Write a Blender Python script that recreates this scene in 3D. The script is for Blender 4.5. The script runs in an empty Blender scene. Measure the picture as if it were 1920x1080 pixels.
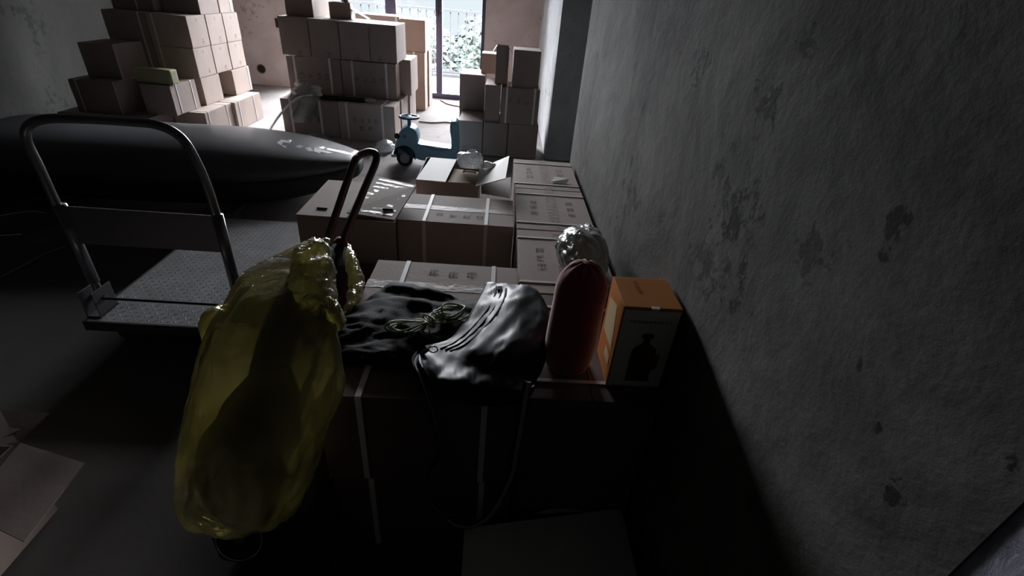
import bpy, bmesh, math, random
from mathutils import Vector, Matrix, noise
random.seed(7)
SC = bpy.context.scene
COL = SC.collection
# ------------------------------------------------------------------ camera
H = 1.5; FPX = 900.0
_dy = Vector((948-960, 540+12, -FPX)); _dn = Vector((828-960, 540-2000, -FPX))
_z = -_dn.normalized(); _y = (_dy - _dy.dot(_z)*_z).normalized(); _x = _y.cross(_z)
W2C = Matrix((( _x.x, _y.x, _z.x), (_x.y, _y.y, _z.y), (_x.z, _y.z, _z.z)))
C2W = W2C.transposed()
cam_d = bpy.data.cameras.new('camera'); cam = bpy.data.objects.new('camera', cam_d); COL.objects.link(cam)
cam_d.sensor_width = 36.0; cam_d.lens = 36.0*FPX/1920.0; cam_d.clip_start = 0.02; cam_d.clip_end = 200
cam.matrix_world = Matrix.Translation((0, 0, H)) @ C2W.to_4x4()
SC.camera = cam
# ------------------------------------------------------------------ world, exposure
w = bpy.data.worlds.new('overcast_sky'); SC.world = w; w.use_nodes = True
bg = w.node_tree.nodes['Background']; bg.inputs[1].default_value = 1.0
def _sky():
    nt = w.node_tree; N = nt.nodes; L = nt.links
    tc = N.new('ShaderNodeTexCoord'); sp = N.new('ShaderNodeSeparateXYZ'); L.new(tc.outputs['Generated'], sp.inputs[0])
    r = N.new('ShaderNodeValToRGB'); e = r.color_ramp.elements      # overcast sky: haze at the horizon, far brighter overhead
    e[0].position = 0.0; e[0].color = (0.0056, 0.0061, 0.0064, 1); e[1].position = 1.0; e[1].color = (0.94, 0.93, 1.0, 1)
    for p_, v_ in ((0.025, 0.30), (0.24, 0.42), (0.40, 0.50)):
        q = e.new(p_); q.color = (0.96*v_, 0.945*v_, 1.0*v_, 1)
    L.new(sp.outputs[2], r.inputs[0])
    m_ = N.new('ShaderNodeVectorMath'); m_.operation = 'SCALE'; m_.inputs[3].default_value = SKY; L.new(r.outputs[0], m_.inputs[0]); L.new(m_.outputs[0], bg.inputs[0])
SKY = 165.0; _sky()
vs = SC.view_settings; vs.view_transform = 'Standard'; vs.look = 'None'; vs.gamma = 1; vs.exposure = 0.0
vs.use_curve_mapping = False
def portal(name, loc, rot, sx, sy):
    d = bpy.data.lights.new(name, 'AREA'); d.shape = 'RECTANGLE'; d.size = sx; d.size_y = sy; d.cycles.is_portal = True
    o = bpy.data.objects.new(name, d); COL.objects.link(o); o.location = loc; o.rotation_euler = rot
portal('portal_balcony', (-1.75, 8.12, 1.2), (math.radians(-90), 0, 0), 3.0, 2.4)
portal('portal_side', (2.98, -0.72, 1.25), (0, math.radians(90), 0), 0.5, 0.45)

# ------------------------------------------------------------------ pixel -> world planning helpers
def ray(px, py): return C2W @ Vector((px-960, 540-py, -FPX))
CAM = Vector((0, 0, H))
def az(px, py, z): d = ray(px, py); return CAM + d*((z-H)/d.z)
def ay(px, py, Y): d = ray(px, py); return CAM + d*(Y/d.y)
def ax(px, py, X): d = ray(px, py); return CAM + d*(X/d.x)

# ------------------------------------------------------------------ materials
def mat(name, col, rough=0.8, metal=0.0, spec=0.5, noise_scale=None, noise_amt=0.25, bump=0.0, bump_scale=40, col2=None, coat=0.0, stretch=None, detail=6):
    m = bpy.data.materials.new(name); m.use_nodes = True; nt = m.node_tree; N = nt.nodes; L = nt.links
    b = N['Principled BSDF']; b.inputs['Base Color'].default_value = (*col, 1); b.inputs['Roughness'].default_value = rough
    b.inputs['Metallic'].default_value = metal; b.inputs['Specular IOR Level'].default_value = spec; b.inputs['Coat Weight'].default_value = coat
    tc = N.new('ShaderNodeTexCoord'); mp = N.new('ShaderNodeMapping'); L.new(tc.outputs['Object'], mp.inputs[0])
    if stretch: mp.inputs['Scale'].default_value = stretch
    if noise_scale:
        n = N.new('ShaderNodeTexNoise'); n.inputs['Scale'].default_value = noise_scale; n.inputs['Detail'].default_value = detail; L.new(mp.outputs[0], n.inputs['Vector'])
        r = N.new('ShaderNodeValToRGB'); c2 = col2 or tuple(c*(1-noise_amt) for c in col)
        r.color_ramp.elements[0].position = 0.3; r.color_ramp.elements[1].position = 0.7
        r.color_ramp.elements[0].color = (*c2, 1); r.color_ramp.elements[1].color = (*col, 1)
        L.new(n.outputs['Fac'], r.inputs[0]); L.new(r.outputs[0], b.inputs['Base Color'])
    if bump:
        n2 = N.new('ShaderNodeTexNoise'); n2.inputs['Scale'].default_value = bump_scale; n2.inputs['Detail'].default_value = 8; L.new(mp.outputs[0], n2.inputs['Vector'])
        bp = N.new('ShaderNodeBump'); bp.inputs['Strength'].default_value = bump; bp.inputs['Distance'].default_value = 0.01
        L.new(n2.outputs['Fac'], bp.inputs['Height']); L.new(bp.outputs[0], b.inputs['Normal'])
    return m
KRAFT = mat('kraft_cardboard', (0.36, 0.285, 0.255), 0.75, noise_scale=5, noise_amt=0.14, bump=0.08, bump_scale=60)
KSHADE = mat('kraft_cardboard_shaded', (0.17, 0.115, 0.108), 0.75, noise_scale=5, noise_amt=0.2, bump=0.08, bump_scale=60)  # shaded copy of the kraft, for carton fronts in deep shade
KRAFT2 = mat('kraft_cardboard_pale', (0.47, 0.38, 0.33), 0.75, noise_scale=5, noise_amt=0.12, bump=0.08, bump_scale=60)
KRAFT3 = mat('kraft_cardboard_orange', (0.40, 0.285, 0.23), 0.75, noise_scale=4, noise_amt=0.12, bump=0.06)
LIDM = mat('grey_green_cardboard', (0.50, 0.50, 0.42), 0.6, noise_scale=6, noise_amt=0.12)
INNER = mat('cardboard_inside', (0.45, 0.32, 0.2), 0.85, noise_scale=8, noise_amt=0.1)
STRAP = mat('white_strapping', (0.80, 0.76, 0.76), 0.5)
TAPE = mat('clear_parcel_tape', (0.42, 0.33, 0.29), 0.5, spec=0.25, noise_scale=30, noise_amt=0.2, bump=0.3, bump_scale=50)
TAPEW = mat('shiny_tape', (0.55, 0.5, 0.46), 0.3, spec=0.4, noise_scale=25, noise_amt=0.3, bump=0.6, bump_scale=30)
INK = mat('faded_brown_ink', (0.20, 0.14, 0.12), 0.8)
DARKINK = mat('dark_ink', (0.05, 0.045, 0.045), 0.7)
HOLE = mat('hand_hole', (0.02, 0.015, 0.012), 0.9)
STEEL = mat('grey_painted_steel', (0.30, 0.30, 0.32), 0.3, metal=0.7, noise_scale=20, noise_amt=0.2)
DECK = mat('grey_tread_steel', (0.30, 0.30, 0.31), 0.6, metal=0.0, noise_scale=9, noise_amt=0.3)
PANEL = mat('dull_grey_sheet', (0.15, 0.15, 0.165), 0.45, metal=0.3)
CHROME = mat('chrome', (0.75, 0.75, 0.75), 0.15, metal=1.0)
TUBE = mat('brown_grey_tube', (0.20, 0.16, 0.15), 0.28, metal=0.7)
RUBBER = mat('black_rubber', (0.02, 0.02, 0.02), 0.7)
GLOSSBLACK = mat('gloss_black_shell', (0.075, 0.077, 0.088), 0.5, coat=0.25, noise_scale=2, noise_amt=0.3)
SILVER = mat('silver_print', (0.75, 0.75, 0.78), 0.4)
BLUE = mat('blue_toy_plastic', (0.24, 0.47, 0.66), 0.28, noise_scale=6, noise_amt=0.1)
DKBLUE = mat('dark_blue_toy_plastic', (0.12, 0.26, 0.40), 0.3)
HUBM = mat('grey_hub', (0.28, 0.32, 0.38), 0.5)
WHITEP = mat('white_plastic', (0.8, 0.8, 0.8), 0.35)
BLACKCLOTH = mat('black_nylon', (0.012, 0.012, 0.013), 0.75, spec=0.2, noise_scale=30, noise_amt=0.3, bump=0.15, bump_scale=200)
LEATHER = mat('black_shiny_fabric', (0.016, 0.020, 0.028), 0.46, spec=0.3, noise_scale=12, noise_amt=0.2)
RED = mat('red_velvet', (0.42, 0.055, 0.07), 0.85, noise_scale=40, noise_amt=0.2, bump=0.15, bump_scale=150)
RED.node_tree.nodes['Principled BSDF'].inputs['Sheen Weight'].default_value = 0.6
REDBOX = mat('dark_red_box', (0.16, 0.012, 0.018), 0.5)
ORANGE = mat('orange_print', (0.62, 0.22, 0.035), 0.45, noise_scale=12, noise_amt=0.12)
WHITEPR = mat('white_print', (0.80, 0.81, 0.78), 0.45, noise_scale=6, noise_amt=0.1)
BROWNPR = mat('dark_brown_print', (0.13, 0.06, 0.04), 0.5)
PALEPR = mat('pale_yellow_print', (0.65, 0.55, 0.30), 0.5)
WEB = mat('grey_webbing_edge', (0.32, 0.31, 0.31), 0.6)
CORD = mat('pale_green_cord', (0.36, 0.42, 0.20), 0.5, noise_scale=150, noise_amt=0.5)
BOARD = mat('white_board', (0.86, 0.87, 0.88), 0.5, noise_scale=3, noise_amt=0.08)
YELLOWB = mat('olive_yellow_card', (0.42, 0.41, 0.24), 0.6, noise_scale=6, noise_amt=0.2)
FRAME = mat('dark_blue_window_frame', (0.045, 0.045, 0.085), 0.4, metal=0.3)
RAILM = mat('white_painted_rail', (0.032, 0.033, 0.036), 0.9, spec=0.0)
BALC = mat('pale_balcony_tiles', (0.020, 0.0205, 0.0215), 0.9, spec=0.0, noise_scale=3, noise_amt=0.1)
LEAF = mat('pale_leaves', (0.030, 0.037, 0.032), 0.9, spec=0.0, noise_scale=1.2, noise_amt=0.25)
BARK = mat('bark', (0.2, 0.16, 0.12), 0.9)
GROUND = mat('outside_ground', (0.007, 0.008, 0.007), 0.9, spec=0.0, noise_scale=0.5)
CEILM = mat('ceiling_cement', (0.20, 0.20, 0.19), 0.9, noise_scale=2)

def film(name, col, transp=0.5, diff=0.25, rough=0.12, bump=0.6, bscale=25, transl=0.5, glw=1.0):
    m = bpy.data.materials.new(name); m.use_nodes = True; nt = m.node_tree; N = nt.nodes; L = nt.links; N.clear()
    out = N.new('ShaderNodeOutputMaterial'); tr = N.new('ShaderNodeBsdfTransparent'); tr.inputs[0].default_value = (*[min(1, c*1.0) for c in col], 1)
    di = N.new('ShaderNodeBsdfDiffuse'); di.inputs[0].default_value = (*col, 1)
    tl = N.new('ShaderNodeBsdfTranslucent'); tl.inputs[0].default_value = (*col, 1)
    gl = N.new('ShaderNodeBsdfGlossy'); gl.inputs['Roughness'].default_value = rough; gl.inputs[0].default_value = (1, 1, 1, 1)
    m1 = N.new('ShaderNodeMixShader'); m1.inputs[0].default_value = transl; L.new(di.outputs[0], m1.inputs[1]); L.new(tl.outputs[0], m1.inputs[2])
    m2 = N.new('ShaderNodeMixShader'); m2.inputs[0].default_value = transp; L.new(m1.outputs[0], m2.inputs[1]); L.new(tr.outputs[0], m2.inputs[2])
    fr = N.new('ShaderNodeFresnel'); fr.inputs[0].default_value = 1.5
    fm = N.new('ShaderNodeMath'); fm.operation = 'MULTIPLY'; fm.inputs[1].default_value = glw; L.new(fr.outputs[0], fm.inputs[0])
    m3 = N.new('ShaderNodeMixShader'); L.new(fm.outputs[0], m3.inputs[0]); L.new(m2.outputs[0], m3.inputs[1]); L.new(gl.outputs[0], m3.inputs[2])
    tc = N.new('ShaderNodeTexCoord'); n = N.new('ShaderNodeTexNoise'); n.inputs['Scale'].default_value = bscale; n.inputs['Detail'].default_value = 5; n.inputs['Distortion'].default_value = 1.5
    L.new(tc.outputs['Object'], n.inputs['Vector'])
    bp = N.new('ShaderNodeBump'); bp.inputs['Strength'].default_value = bump; bp.inputs['Distance'].default_value = 0.012; L.new(n.outputs['Fac'], bp.inputs['Height'])
    for s in (di, tl, gl, fr): L.new(bp.outputs[0], s.inputs['Normal'])
    L.new(m3.outputs[0], out.inputs[0]); return m
YFILM = film('yellow_bag_film', (0.66, 0.60, 0.31), transp=0.5, bump=0.5, bscale=12, transl=0.5, rough=0.16, glw=0.8)
YCRINK = film('yellow_crinkled_film', (0.80, 0.75, 0.38), transp=0.42, bump=1.0, bscale=32, rough=0.08, transl=0.5)
CFILM = film('clear_film', (0.80, 0.82, 0.80), transp=0.55, bump=1.0, bscale=30, rough=0.1)
GFILM = film('grey_film', (0.40, 0.42, 0.38), transp=0.25, bump=1.0, bscale=16, rough=0.1, transl=0.3)
WISP = film('wispy_clear_film', (0.85, 0.86, 0.86), transp=0.84, bump=1.0, bscale=30, rough=0.15, glw=0.6)
WFILM = film('white_bag_film', (0.85, 0.86, 0.86), transp=0.12, bump=0.8, bscale=25)
GLASS = film('window_glass', (0.96, 0.98, 0.98), transp=1.0, bump=0.0, rough=0.02)

def plaster(name, dark, light, spots=(), spotcol=(0.014, 0.014, 0.012), scale=1.3, bump=0.3, shade_grime=False):
    m = bpy.data.materials.new(name); m.use_nodes = True; nt = m.node_tree; N = nt.nodes; L = nt.links
    b = N['Principled BSDF']; b.inputs['Roughness'].default_value = 0.88; b.inputs['Specular IOR Level'].default_value = 0.25
    tc = N.new('ShaderNodeTexCoord')
    n1 = N.new('ShaderNodeTexNoise'); n1.inputs['Scale'].default_value = scale; n1.inputs['Detail'].default_value = 8; n1.inputs['Roughness'].default_value = 0.62; n1.inputs['Distortion'].default_value = 0.6
    L.new(tc.outputs['Object'], n1.inputs['Vector'])
    r = N.new('ShaderNodeValToRGB'); r.color_ramp.elements[0].position = 0.36; r.color_ramp.elements[1].position = 0.64
    r.color_ramp.elements[0].color = (*dark, 1); r.color_ramp.elements[1].color = (*light, 1); L.new(n1.outputs['Fac'], r.inputs[0])
    cur = r.outputs[0]
    # fine black pits
    n2 = N.new('ShaderNodeTexNoise'); n2.inputs['Scale'].default_value = 17; n2.inputs['Detail'].default_value = 6; n2.inputs['Roughness'].default_value = 0.7; L.new(tc.outputs['Object'], n2.inputs['Vector'])
    n3 = N.new('ShaderNodeTexNoise'); n3.inputs['Scale'].default_value = 2.7; n3.inputs['Detail'].default_value = 3; L.new(tc.outputs['Object'], n3.inputs['Vector'])
    mm = N.new('ShaderNodeMath'); mm.operation = 'MULTIPLY'; L.new(n2.outputs['Fac'], mm.inputs[0]); L.new(n3.outputs['Fac'], mm.inputs[1])
    mr = N.new('ShaderNodeMapRange'); mr.inputs[1].default_value = 0.345; mr.inputs[2].default_value = 0.40; L.new(mm.outputs[0], mr.inputs[0])
    mx = N.new('ShaderNodeMixRGB'); mx.inputs[2].default_value = (*spotcol, 1)
    sc = N.new('ShaderNodeMath'); sc.operation = 'MULTIPLY'; sc.inputs[1].default_value = 0.7; L.new(mr.outputs[0], sc.inputs[0])
    L.new(sc.outputs[0], mx.inputs[0]); L.new(cur, mx.inputs[1]); cur = mx.outputs[0]
    n4 = N.new('ShaderNodeTexNoise'); n4.inputs['Scale'].default_value = 26; n4.inputs['Detail'].default_value = 8; n4.inputs['Roughness'].default_value = 0.7; n4.inputs['Distortion'].default_value = 1.0; L.new(tc.outputs['Object'], n4.inputs['Vector'])
    # stains with their own place on the wall: (centre, half-sizes in y and z, tilt, strength)
    for (cy, cz, sy, sz, tilt, st) in spots:
        mp = N.new('ShaderNodeMapping'); mp.vector_type = 'TEXTURE'
        mp.inputs['Location'].default_value = (0, cy, cz); mp.inputs['Rotation'].default_value = (tilt, 0, 0); mp.inputs['Scale'].default_value = (1e3, sy, sz)
        L.new(tc.outputs['Object'], mp.inputs[0])
        ln = N.new('ShaderNodeVectorMath'); ln.operation = 'LENGTH'; L.new(mp.outputs[0], ln.inputs[0])
        a = N.new('ShaderNodeMath'); a.operation = 'SUBTRACT'; a.inputs[0].default_value = 1.0; L.new(ln.outputs['Value'], a.inputs[1])
        c = N.new('ShaderNodeMath'); c.operation = 'MULTIPLY_ADD'; L.new(n4.outputs['Fac'], c.inputs[0]); c.inputs[1].default_value = 7.0; c.inputs[2].default_value = -3.85
        d = N.new('ShaderNodeMath'); d.operation = 'ADD'; L.new(a.outputs[0], d.inputs[0]); L.new(c.outputs[0], d.inputs[1])
        e = N.new('ShaderNodeMapRange'); e.inputs[1].default_value = 0.15; e.inputs[2].default_value = 0.5; e.inputs[4].default_value = st; L.new(d.outputs[0], e.inputs[0])
        g = N.new('ShaderNodeMath'); g.operation = 'GREATER_THAN'; g.inputs[1].default_value = 0.0; L.new(a.outputs[0], g.inputs[0])
        h = N.new('ShaderNodeMath'); h.operation = 'MULTIPLY'; L.new(e.outputs[0], h.inputs[0]); L.new(g.outputs[0], h.inputs[1])
        mx = N.new('ShaderNodeMixRGB'); mx.inputs[2].default_value = (*spotcol, 1); L.new(h.outputs[0], mx.inputs[0]); L.new(cur, mx.inputs[1]); cur = mx.outputs[0]
    if shade_grime:    # brown dirt, darkened to paint in the dimness away from the balcony; uneven edge
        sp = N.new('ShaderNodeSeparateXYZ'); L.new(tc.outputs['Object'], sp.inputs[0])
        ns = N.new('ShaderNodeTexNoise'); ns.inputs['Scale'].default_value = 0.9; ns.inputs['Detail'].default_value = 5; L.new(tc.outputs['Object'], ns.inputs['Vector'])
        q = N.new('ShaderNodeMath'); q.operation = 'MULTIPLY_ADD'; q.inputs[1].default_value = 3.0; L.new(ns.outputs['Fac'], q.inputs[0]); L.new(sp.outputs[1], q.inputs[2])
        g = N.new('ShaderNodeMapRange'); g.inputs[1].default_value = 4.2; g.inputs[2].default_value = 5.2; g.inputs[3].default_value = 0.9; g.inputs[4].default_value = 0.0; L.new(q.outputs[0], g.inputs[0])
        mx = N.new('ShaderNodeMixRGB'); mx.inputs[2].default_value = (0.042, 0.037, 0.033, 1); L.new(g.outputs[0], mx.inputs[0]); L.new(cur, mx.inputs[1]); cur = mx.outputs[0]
    L.new(cur, b.inputs['Base Color'])
    nb = N.new('ShaderNodeTexNoise'); nb.inputs['Scale'].default_value = 9; nb.inputs['Detail'].default_value = 8; nb.inputs['Roughness'].default_value = 0.6; L.new(tc.outputs['Object'], nb.inputs['Vector'])
    ad = N.new('ShaderNodeMath'); ad.operation = 'MULTIPLY_ADD'; ad.inputs[1].default_value = 1.5; L.new(n1.outputs['Fac'], ad.inputs[0]); L.new(nb.outputs['Fac'], ad.inputs[2])
    bp = N.new('ShaderNodeBump'); bp.inputs['Strength'].default_value = bump; bp.inputs['Distance'].default_value = 0.02; L.new(ad.outputs[0], bp.inputs['Height']); L.new(bp.outputs[0], b.inputs['Normal'])
    return m
XW = 0.484
def wspot(px, py, wpx, hpx, tilt=0.0, st=0.85):
    c = ax(px, py, XW); a = ax(px+wpx, py, XW); b_ = ax(px, py+hpx, XW)
    return (c.y, c.z, 1.4*max(abs(a.y-c.y), 0.006), 1.4*max(abs(b_.z-c.z), 0.006), tilt, st)
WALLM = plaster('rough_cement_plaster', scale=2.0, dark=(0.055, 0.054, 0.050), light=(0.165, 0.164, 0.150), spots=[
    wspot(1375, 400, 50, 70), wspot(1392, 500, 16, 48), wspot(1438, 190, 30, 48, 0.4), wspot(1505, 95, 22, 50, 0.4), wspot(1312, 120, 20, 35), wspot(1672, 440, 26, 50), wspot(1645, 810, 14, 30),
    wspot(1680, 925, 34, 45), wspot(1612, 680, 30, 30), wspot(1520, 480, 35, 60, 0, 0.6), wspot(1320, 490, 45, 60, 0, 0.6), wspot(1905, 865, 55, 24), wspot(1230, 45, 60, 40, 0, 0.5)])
FARWALL = plaster('pinkish_skim_coat', (0.50, 0.43, 0.41), (0.62, 0.55, 0.54), scale=2.0, bump=0.15, spotcol=(0.3, 0.24, 0.21))
COLM = plaster('grey_pier_cement', (0.36, 0.38, 0.39), (0.50, 0.52, 0.53), scale=2.5, bump=0.2)
DARKWALL = plaster('dimmed_cement', (0.03, 0.03, 0.028), (0.055, 0.054, 0.05), scale=0.8, bump=0.15)  # cement darkened to paint in dim corners and cut bounced light
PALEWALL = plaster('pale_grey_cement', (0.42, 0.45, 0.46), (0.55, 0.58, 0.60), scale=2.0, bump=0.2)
FLOORM = plaster('dusty_concrete_floor', (0.24, 0.22, 0.21), (0.40, 0.37, 0.36), shade_grime=True, scale=1.1, bump=0.12, spotcol=(0.16, 0.14, 0.12))

# ------------------------------------------------------------------ mesh helpers
def obj(name, bm, m, parent=None, smooth=False):
    me = bpy.data.meshes.new(name); bm.normal_update(); bm.to_mesh(me); bm.free()
    ms = m if isinstance(m, (list, tuple)) else [m]
    for k in ms: me.materials.append(k)
    if smooth:
        for p in me.polygons: p.use_smooth = True
    o = bpy.data.objects.new(name, me); COL.objects.link(o)
    if parent: o.parent = parent
    return o
def tag(o, label=None, cat=None, group=None, kind=None):
    if label: o['label'] = label
    if cat: o['category'] = cat
    if group: o['group'] = group
    if kind: o['kind'] = kind
    return o
def thing(name, label, cat, loc=(0, 0, 0), rz=0.0, group=None):
    o = bpy.data.objects.new(name, None); COL.objects.link(o); o.location = loc; o.rotation_euler = (0, 0, rz); o.empty_display_size = 0.1
    return tag(o, label, cat, group)
def bx(bm, x0, x1, y0, y1, z0, z1, bev=0.0, M=None, mi=0):
    vs = [bm.verts.new((x, y, z)) for x in (x0, x1) for y in (y0, y1) for z in (z0, z1)]
    f = [(0, 1, 3, 2), (4, 6, 7, 5), (0, 4, 5, 1), (2, 3, 7, 6), (0, 2, 6, 4), (1, 5, 7, 3)]
    fs = [bm.faces.new([vs[i] for i in q]) for q in f]
    for q in fs: q.material_index = mi
    if bev:
        es = list({e for q in fs for e in q.edges})
        r = bmesh.ops.bevel(bm, geom=es, offset=bev, segments=2, affect='EDGES', profile=0.6)
        vs = list({v for q in r['faces'] for v in q.verts} | {v for v in vs if v.is_valid})
    if M is not None:
        for v in vs:
            if v.is_valid: v.co = M @ v.co
    return vs
def boxo(name, x0, x1, y0, y1, z0, z1, m, parent=None, bev=0.0):
    bm = bmesh.new(); bx(bm, x0, x1, y0, y1, z0, z1, bev); return obj(name, bm, m, parent)
def quad(bm, pts, mi=0):
    f = bm.faces.new([bm.verts.new(p) for p in pts]); f.material_index = mi; return f
def catmull(P, n=8, closed=False):
    P = [Vector(p) for p in P]; out = []; N = len(P); last = N if closed else N-1
    for i in range(last):
        p0 = P[(i-1) % N] if (closed or i > 0) else P[0]*2-P[1]; p1 = P[i]; p2 = P[(i+1) % N]
        p3 = P[(i+2) % N] if (closed or i < N-2) else P[-1]*2-P[-2]
        for k in range(n):
            t = k/n; out.append(0.5*((2*p1)+(p2-p0)*t+(2*p0-5*p1+4*p2-p3)*t*t+(3*p1-p0-3*p2+p3)*t**3))
    if not closed: out.append(P[-1])
    return out
def tube(bm, pts, r, seg=10, closed=False, flat=None, up=None):
    pts = [Vector(p) for p in pts]; n = len(pts); rings = []
    ref = Vector(up) if up else Vector((0, 0, 1))
    prev = None
    for i, p in enumerate(pts):
        a = pts[(i-1) % n] if (closed or i > 0) else p; b = pts[(i+1) % n] if (closed or i < n-1) else p
        t = (b-a).normalized()
        if prev is None:
            u = ref.cross(t)
            if u.length < 1e-3: u = Vector((1, 0, 0)).cross(t)
            u.normalize()
        else:
            u = (prev-prev.dot(t)*t).normalized()
        prev = u; v = t.cross(u)
        rr = r[i] if isinstance(r, (list, tuple)) else r
        ra, rb = (rr, rr) if flat is None else (rr, flat)
        rings.append([bm.verts.new(p+u*ra*math.cos(2*math.pi*k/seg)+v*rb*math.sin(2*math.pi*k/seg)) for k in range(seg)])
    m = n if closed else n-1
    for i in range(m):
        A = rings[i]; B = rings[(i+1) % n]
        for k in range(seg): bm.faces.new((A[k], A[(k+1) % seg], B[(k+1) % seg], B[k]))
    if not closed:
        bm.faces.new(rings[0][::-1]); bm.faces.new(rings[-1])
def loft(bm, rings, cap=True):
    R = [[bm.verts.new(p) for p in r] for r in rings]; n = len(R[0])
    for A, B in zip(R, R[1:]):
        for k in range(n): bm.faces.new((A[k], A[(k+1) % n], B[(k+1) % n], B[k]))
    if cap: bm.faces.new(R[0][::-1]); bm.faces.new(R[-1])
def disc(bm, c, nrm, r, h, seg=24, mi=0):
    c = Vector(c); nrm = Vector(nrm).normalized(); u = nrm.orthogonal().normalized(); v = nrm.cross(u)
    A = [bm.verts.new(c+u*r*math.cos(2*math.pi*k/seg)+v*r*math.sin(2*math.pi*k/seg)) for k in range(seg)]
    B = [bm.verts.new(q.co+nrm*h) for q in A]
    fs = [bm.faces.new(A[::-1]), bm.faces.new(B)]+[bm.faces.new((A[k], A[(k+1) % seg], B[(k+1) % seg], B[k])) for k in range(seg)]
    for f in fs: f.material_index = mi
def noisy(bm, amp, scale, seed=0.0):
    bm.normal_update()
    for v in bm.verts:
        v.co += v.normal*amp*noise.noise(v.co*scale+Vector((seed, seed, seed)))
def slab(bm, pts, th):
    """thin panel of real thickness from 4 corner points (thickness goes below the face)"""
    P = [Vector(p) for p in pts]; n = (P[1]-P[0]).cross(P[3]-P[0]).normalized()
    if n.z < 0: n = -n
    a = [bm.verts.new(p) for p in P]; b = [bm.verts.new(p-n*th) for p in P]
    bm.faces.new(a); bm.faces.new(b[::-1])
    k = len(P)
    for i in range(k): bm.faces.new((a[i], b[i], b[(i+1) % k], a[(i+1) % k]))
    bmesh.ops.recalc_face_normals(bm, faces=bm.faces)

# ------------------------------------------------------------------ the room
def struct(o): o['kind'] = 'structure'; return o
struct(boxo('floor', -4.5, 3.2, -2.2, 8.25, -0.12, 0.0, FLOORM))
struct(boxo('ceiling', -4.5, 3.2, -2.2, 8.25, 2.75, 2.9, CEILM))
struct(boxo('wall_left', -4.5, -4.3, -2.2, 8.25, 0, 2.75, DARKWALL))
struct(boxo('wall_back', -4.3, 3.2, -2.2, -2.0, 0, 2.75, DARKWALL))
WALLR_T = 0.26
def wall_mesh(name, x0, x1, y0, y1, z0, z1, m, ny, nz, amp=0.004):
    bm = bmesh.new(); bx(bm, x0, x1, y0, y1, z0, z1)
    return struct(obj(name, bm, m))
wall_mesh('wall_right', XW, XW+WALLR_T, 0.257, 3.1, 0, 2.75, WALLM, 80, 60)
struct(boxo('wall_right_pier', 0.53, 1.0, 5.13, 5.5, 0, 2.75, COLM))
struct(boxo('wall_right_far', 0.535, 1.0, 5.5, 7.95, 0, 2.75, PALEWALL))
struct(boxo('wall_recess', 1.5, 1.62, 3.0, 5.2, 0, 2.75, COLM))
struct(boxo('wall_recess_front', XW+WALLR_T, 1.62, 2.95, 3.1, 0, 2.75, COLM))
struct(boxo('wall_recess_end', 1.0, 1.62, 5.2, 5.35, 0, 2.75, COLM))
JAMB_LIT = plaster('jamb_lit_render', (0.45, 0.45, 0.56), (0.62, 0.62, 0.74), scale=14, bump=0.3)  # paler and bluer than the wall: side window's light put into the colour
bm = bmesh.new(); 
for i in range(1):
    bx(bm, XW+0.004, XW+WALLR_T+0.1, 0.235, 0.257, 0, 2.75)
struct(obj('trim_1', bm, JAMB_LIT))
# side room behind the right wall, with its own window
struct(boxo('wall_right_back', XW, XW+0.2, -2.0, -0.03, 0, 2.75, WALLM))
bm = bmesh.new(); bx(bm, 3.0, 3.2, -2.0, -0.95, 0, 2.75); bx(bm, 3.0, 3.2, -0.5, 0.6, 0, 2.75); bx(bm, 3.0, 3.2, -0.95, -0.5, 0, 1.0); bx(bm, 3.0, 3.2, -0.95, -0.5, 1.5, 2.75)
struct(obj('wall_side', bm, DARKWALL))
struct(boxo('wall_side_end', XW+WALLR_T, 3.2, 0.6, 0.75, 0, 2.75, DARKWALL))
# far wall with the balcony door opening
WX0, WX1, WTOP = -3.12, -0.27, 2.35
bm = bmesh.new(); bx(bm, -4.3, WX0, 7.95, 8.2, 0, 2.75); bx(bm, WX1, 1.0, 7.95, 8.2, 0, 2.75); bx(bm, WX0, WX1, 7.95, 8.2, WTOP, 2.75)
struct(obj('wall_far', bm, FARWALL))
# balcony door: frame, mullions, panes
win = struct(bpy.data.objects.new('window_1', None)); COL.objects.link(win)
win.location = ((WX0+WX1)/2, 8.05, 0)
def wpart(name, x0, x1, y0, y1, z0, z1, m): 
    o = boxo(name, x0-win.location.x, x1-win.location.x, y0-8.05, y1-8.05, z0, z1, m, win); return o
bm = bmesh.new()
for (a, b, c, d) in ((WX0, WX1, 0, 0.07), (WX0, WX1, WTOP-0.07, WTOP), (WX0, WX0+0.05, 0.07, WTOP-0.07), (WX1-0.05, WX1, 0.07, WTOP-0.07)):
    bx(bm, a-win.location.x, b-win.location.x, -0.06, 0.06, c, d)
obj('window_frame', bm, FRAME, win)
mull = [(-2.33, -2.27), (-1.71, -1.56), (-0.985, -0.90)]
for a, b in mull: wpart('mullion', a, b, 8.0, 8.1, 0.07, WTOP-0.07, FRAME)
wpart('handle', -0.99, -0.955, 7.975, 8.0, 1.12, 1.42, FRAME)
ed = [WX0+0.05]+[v for p in mull for v in p]+[WX1-0.05]
for i in range(0, len(ed), 2): wpart('pane', ed[i], ed[i+1], 8.045, 8.052, 0.07, WTOP-0.07, GLASS)
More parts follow.
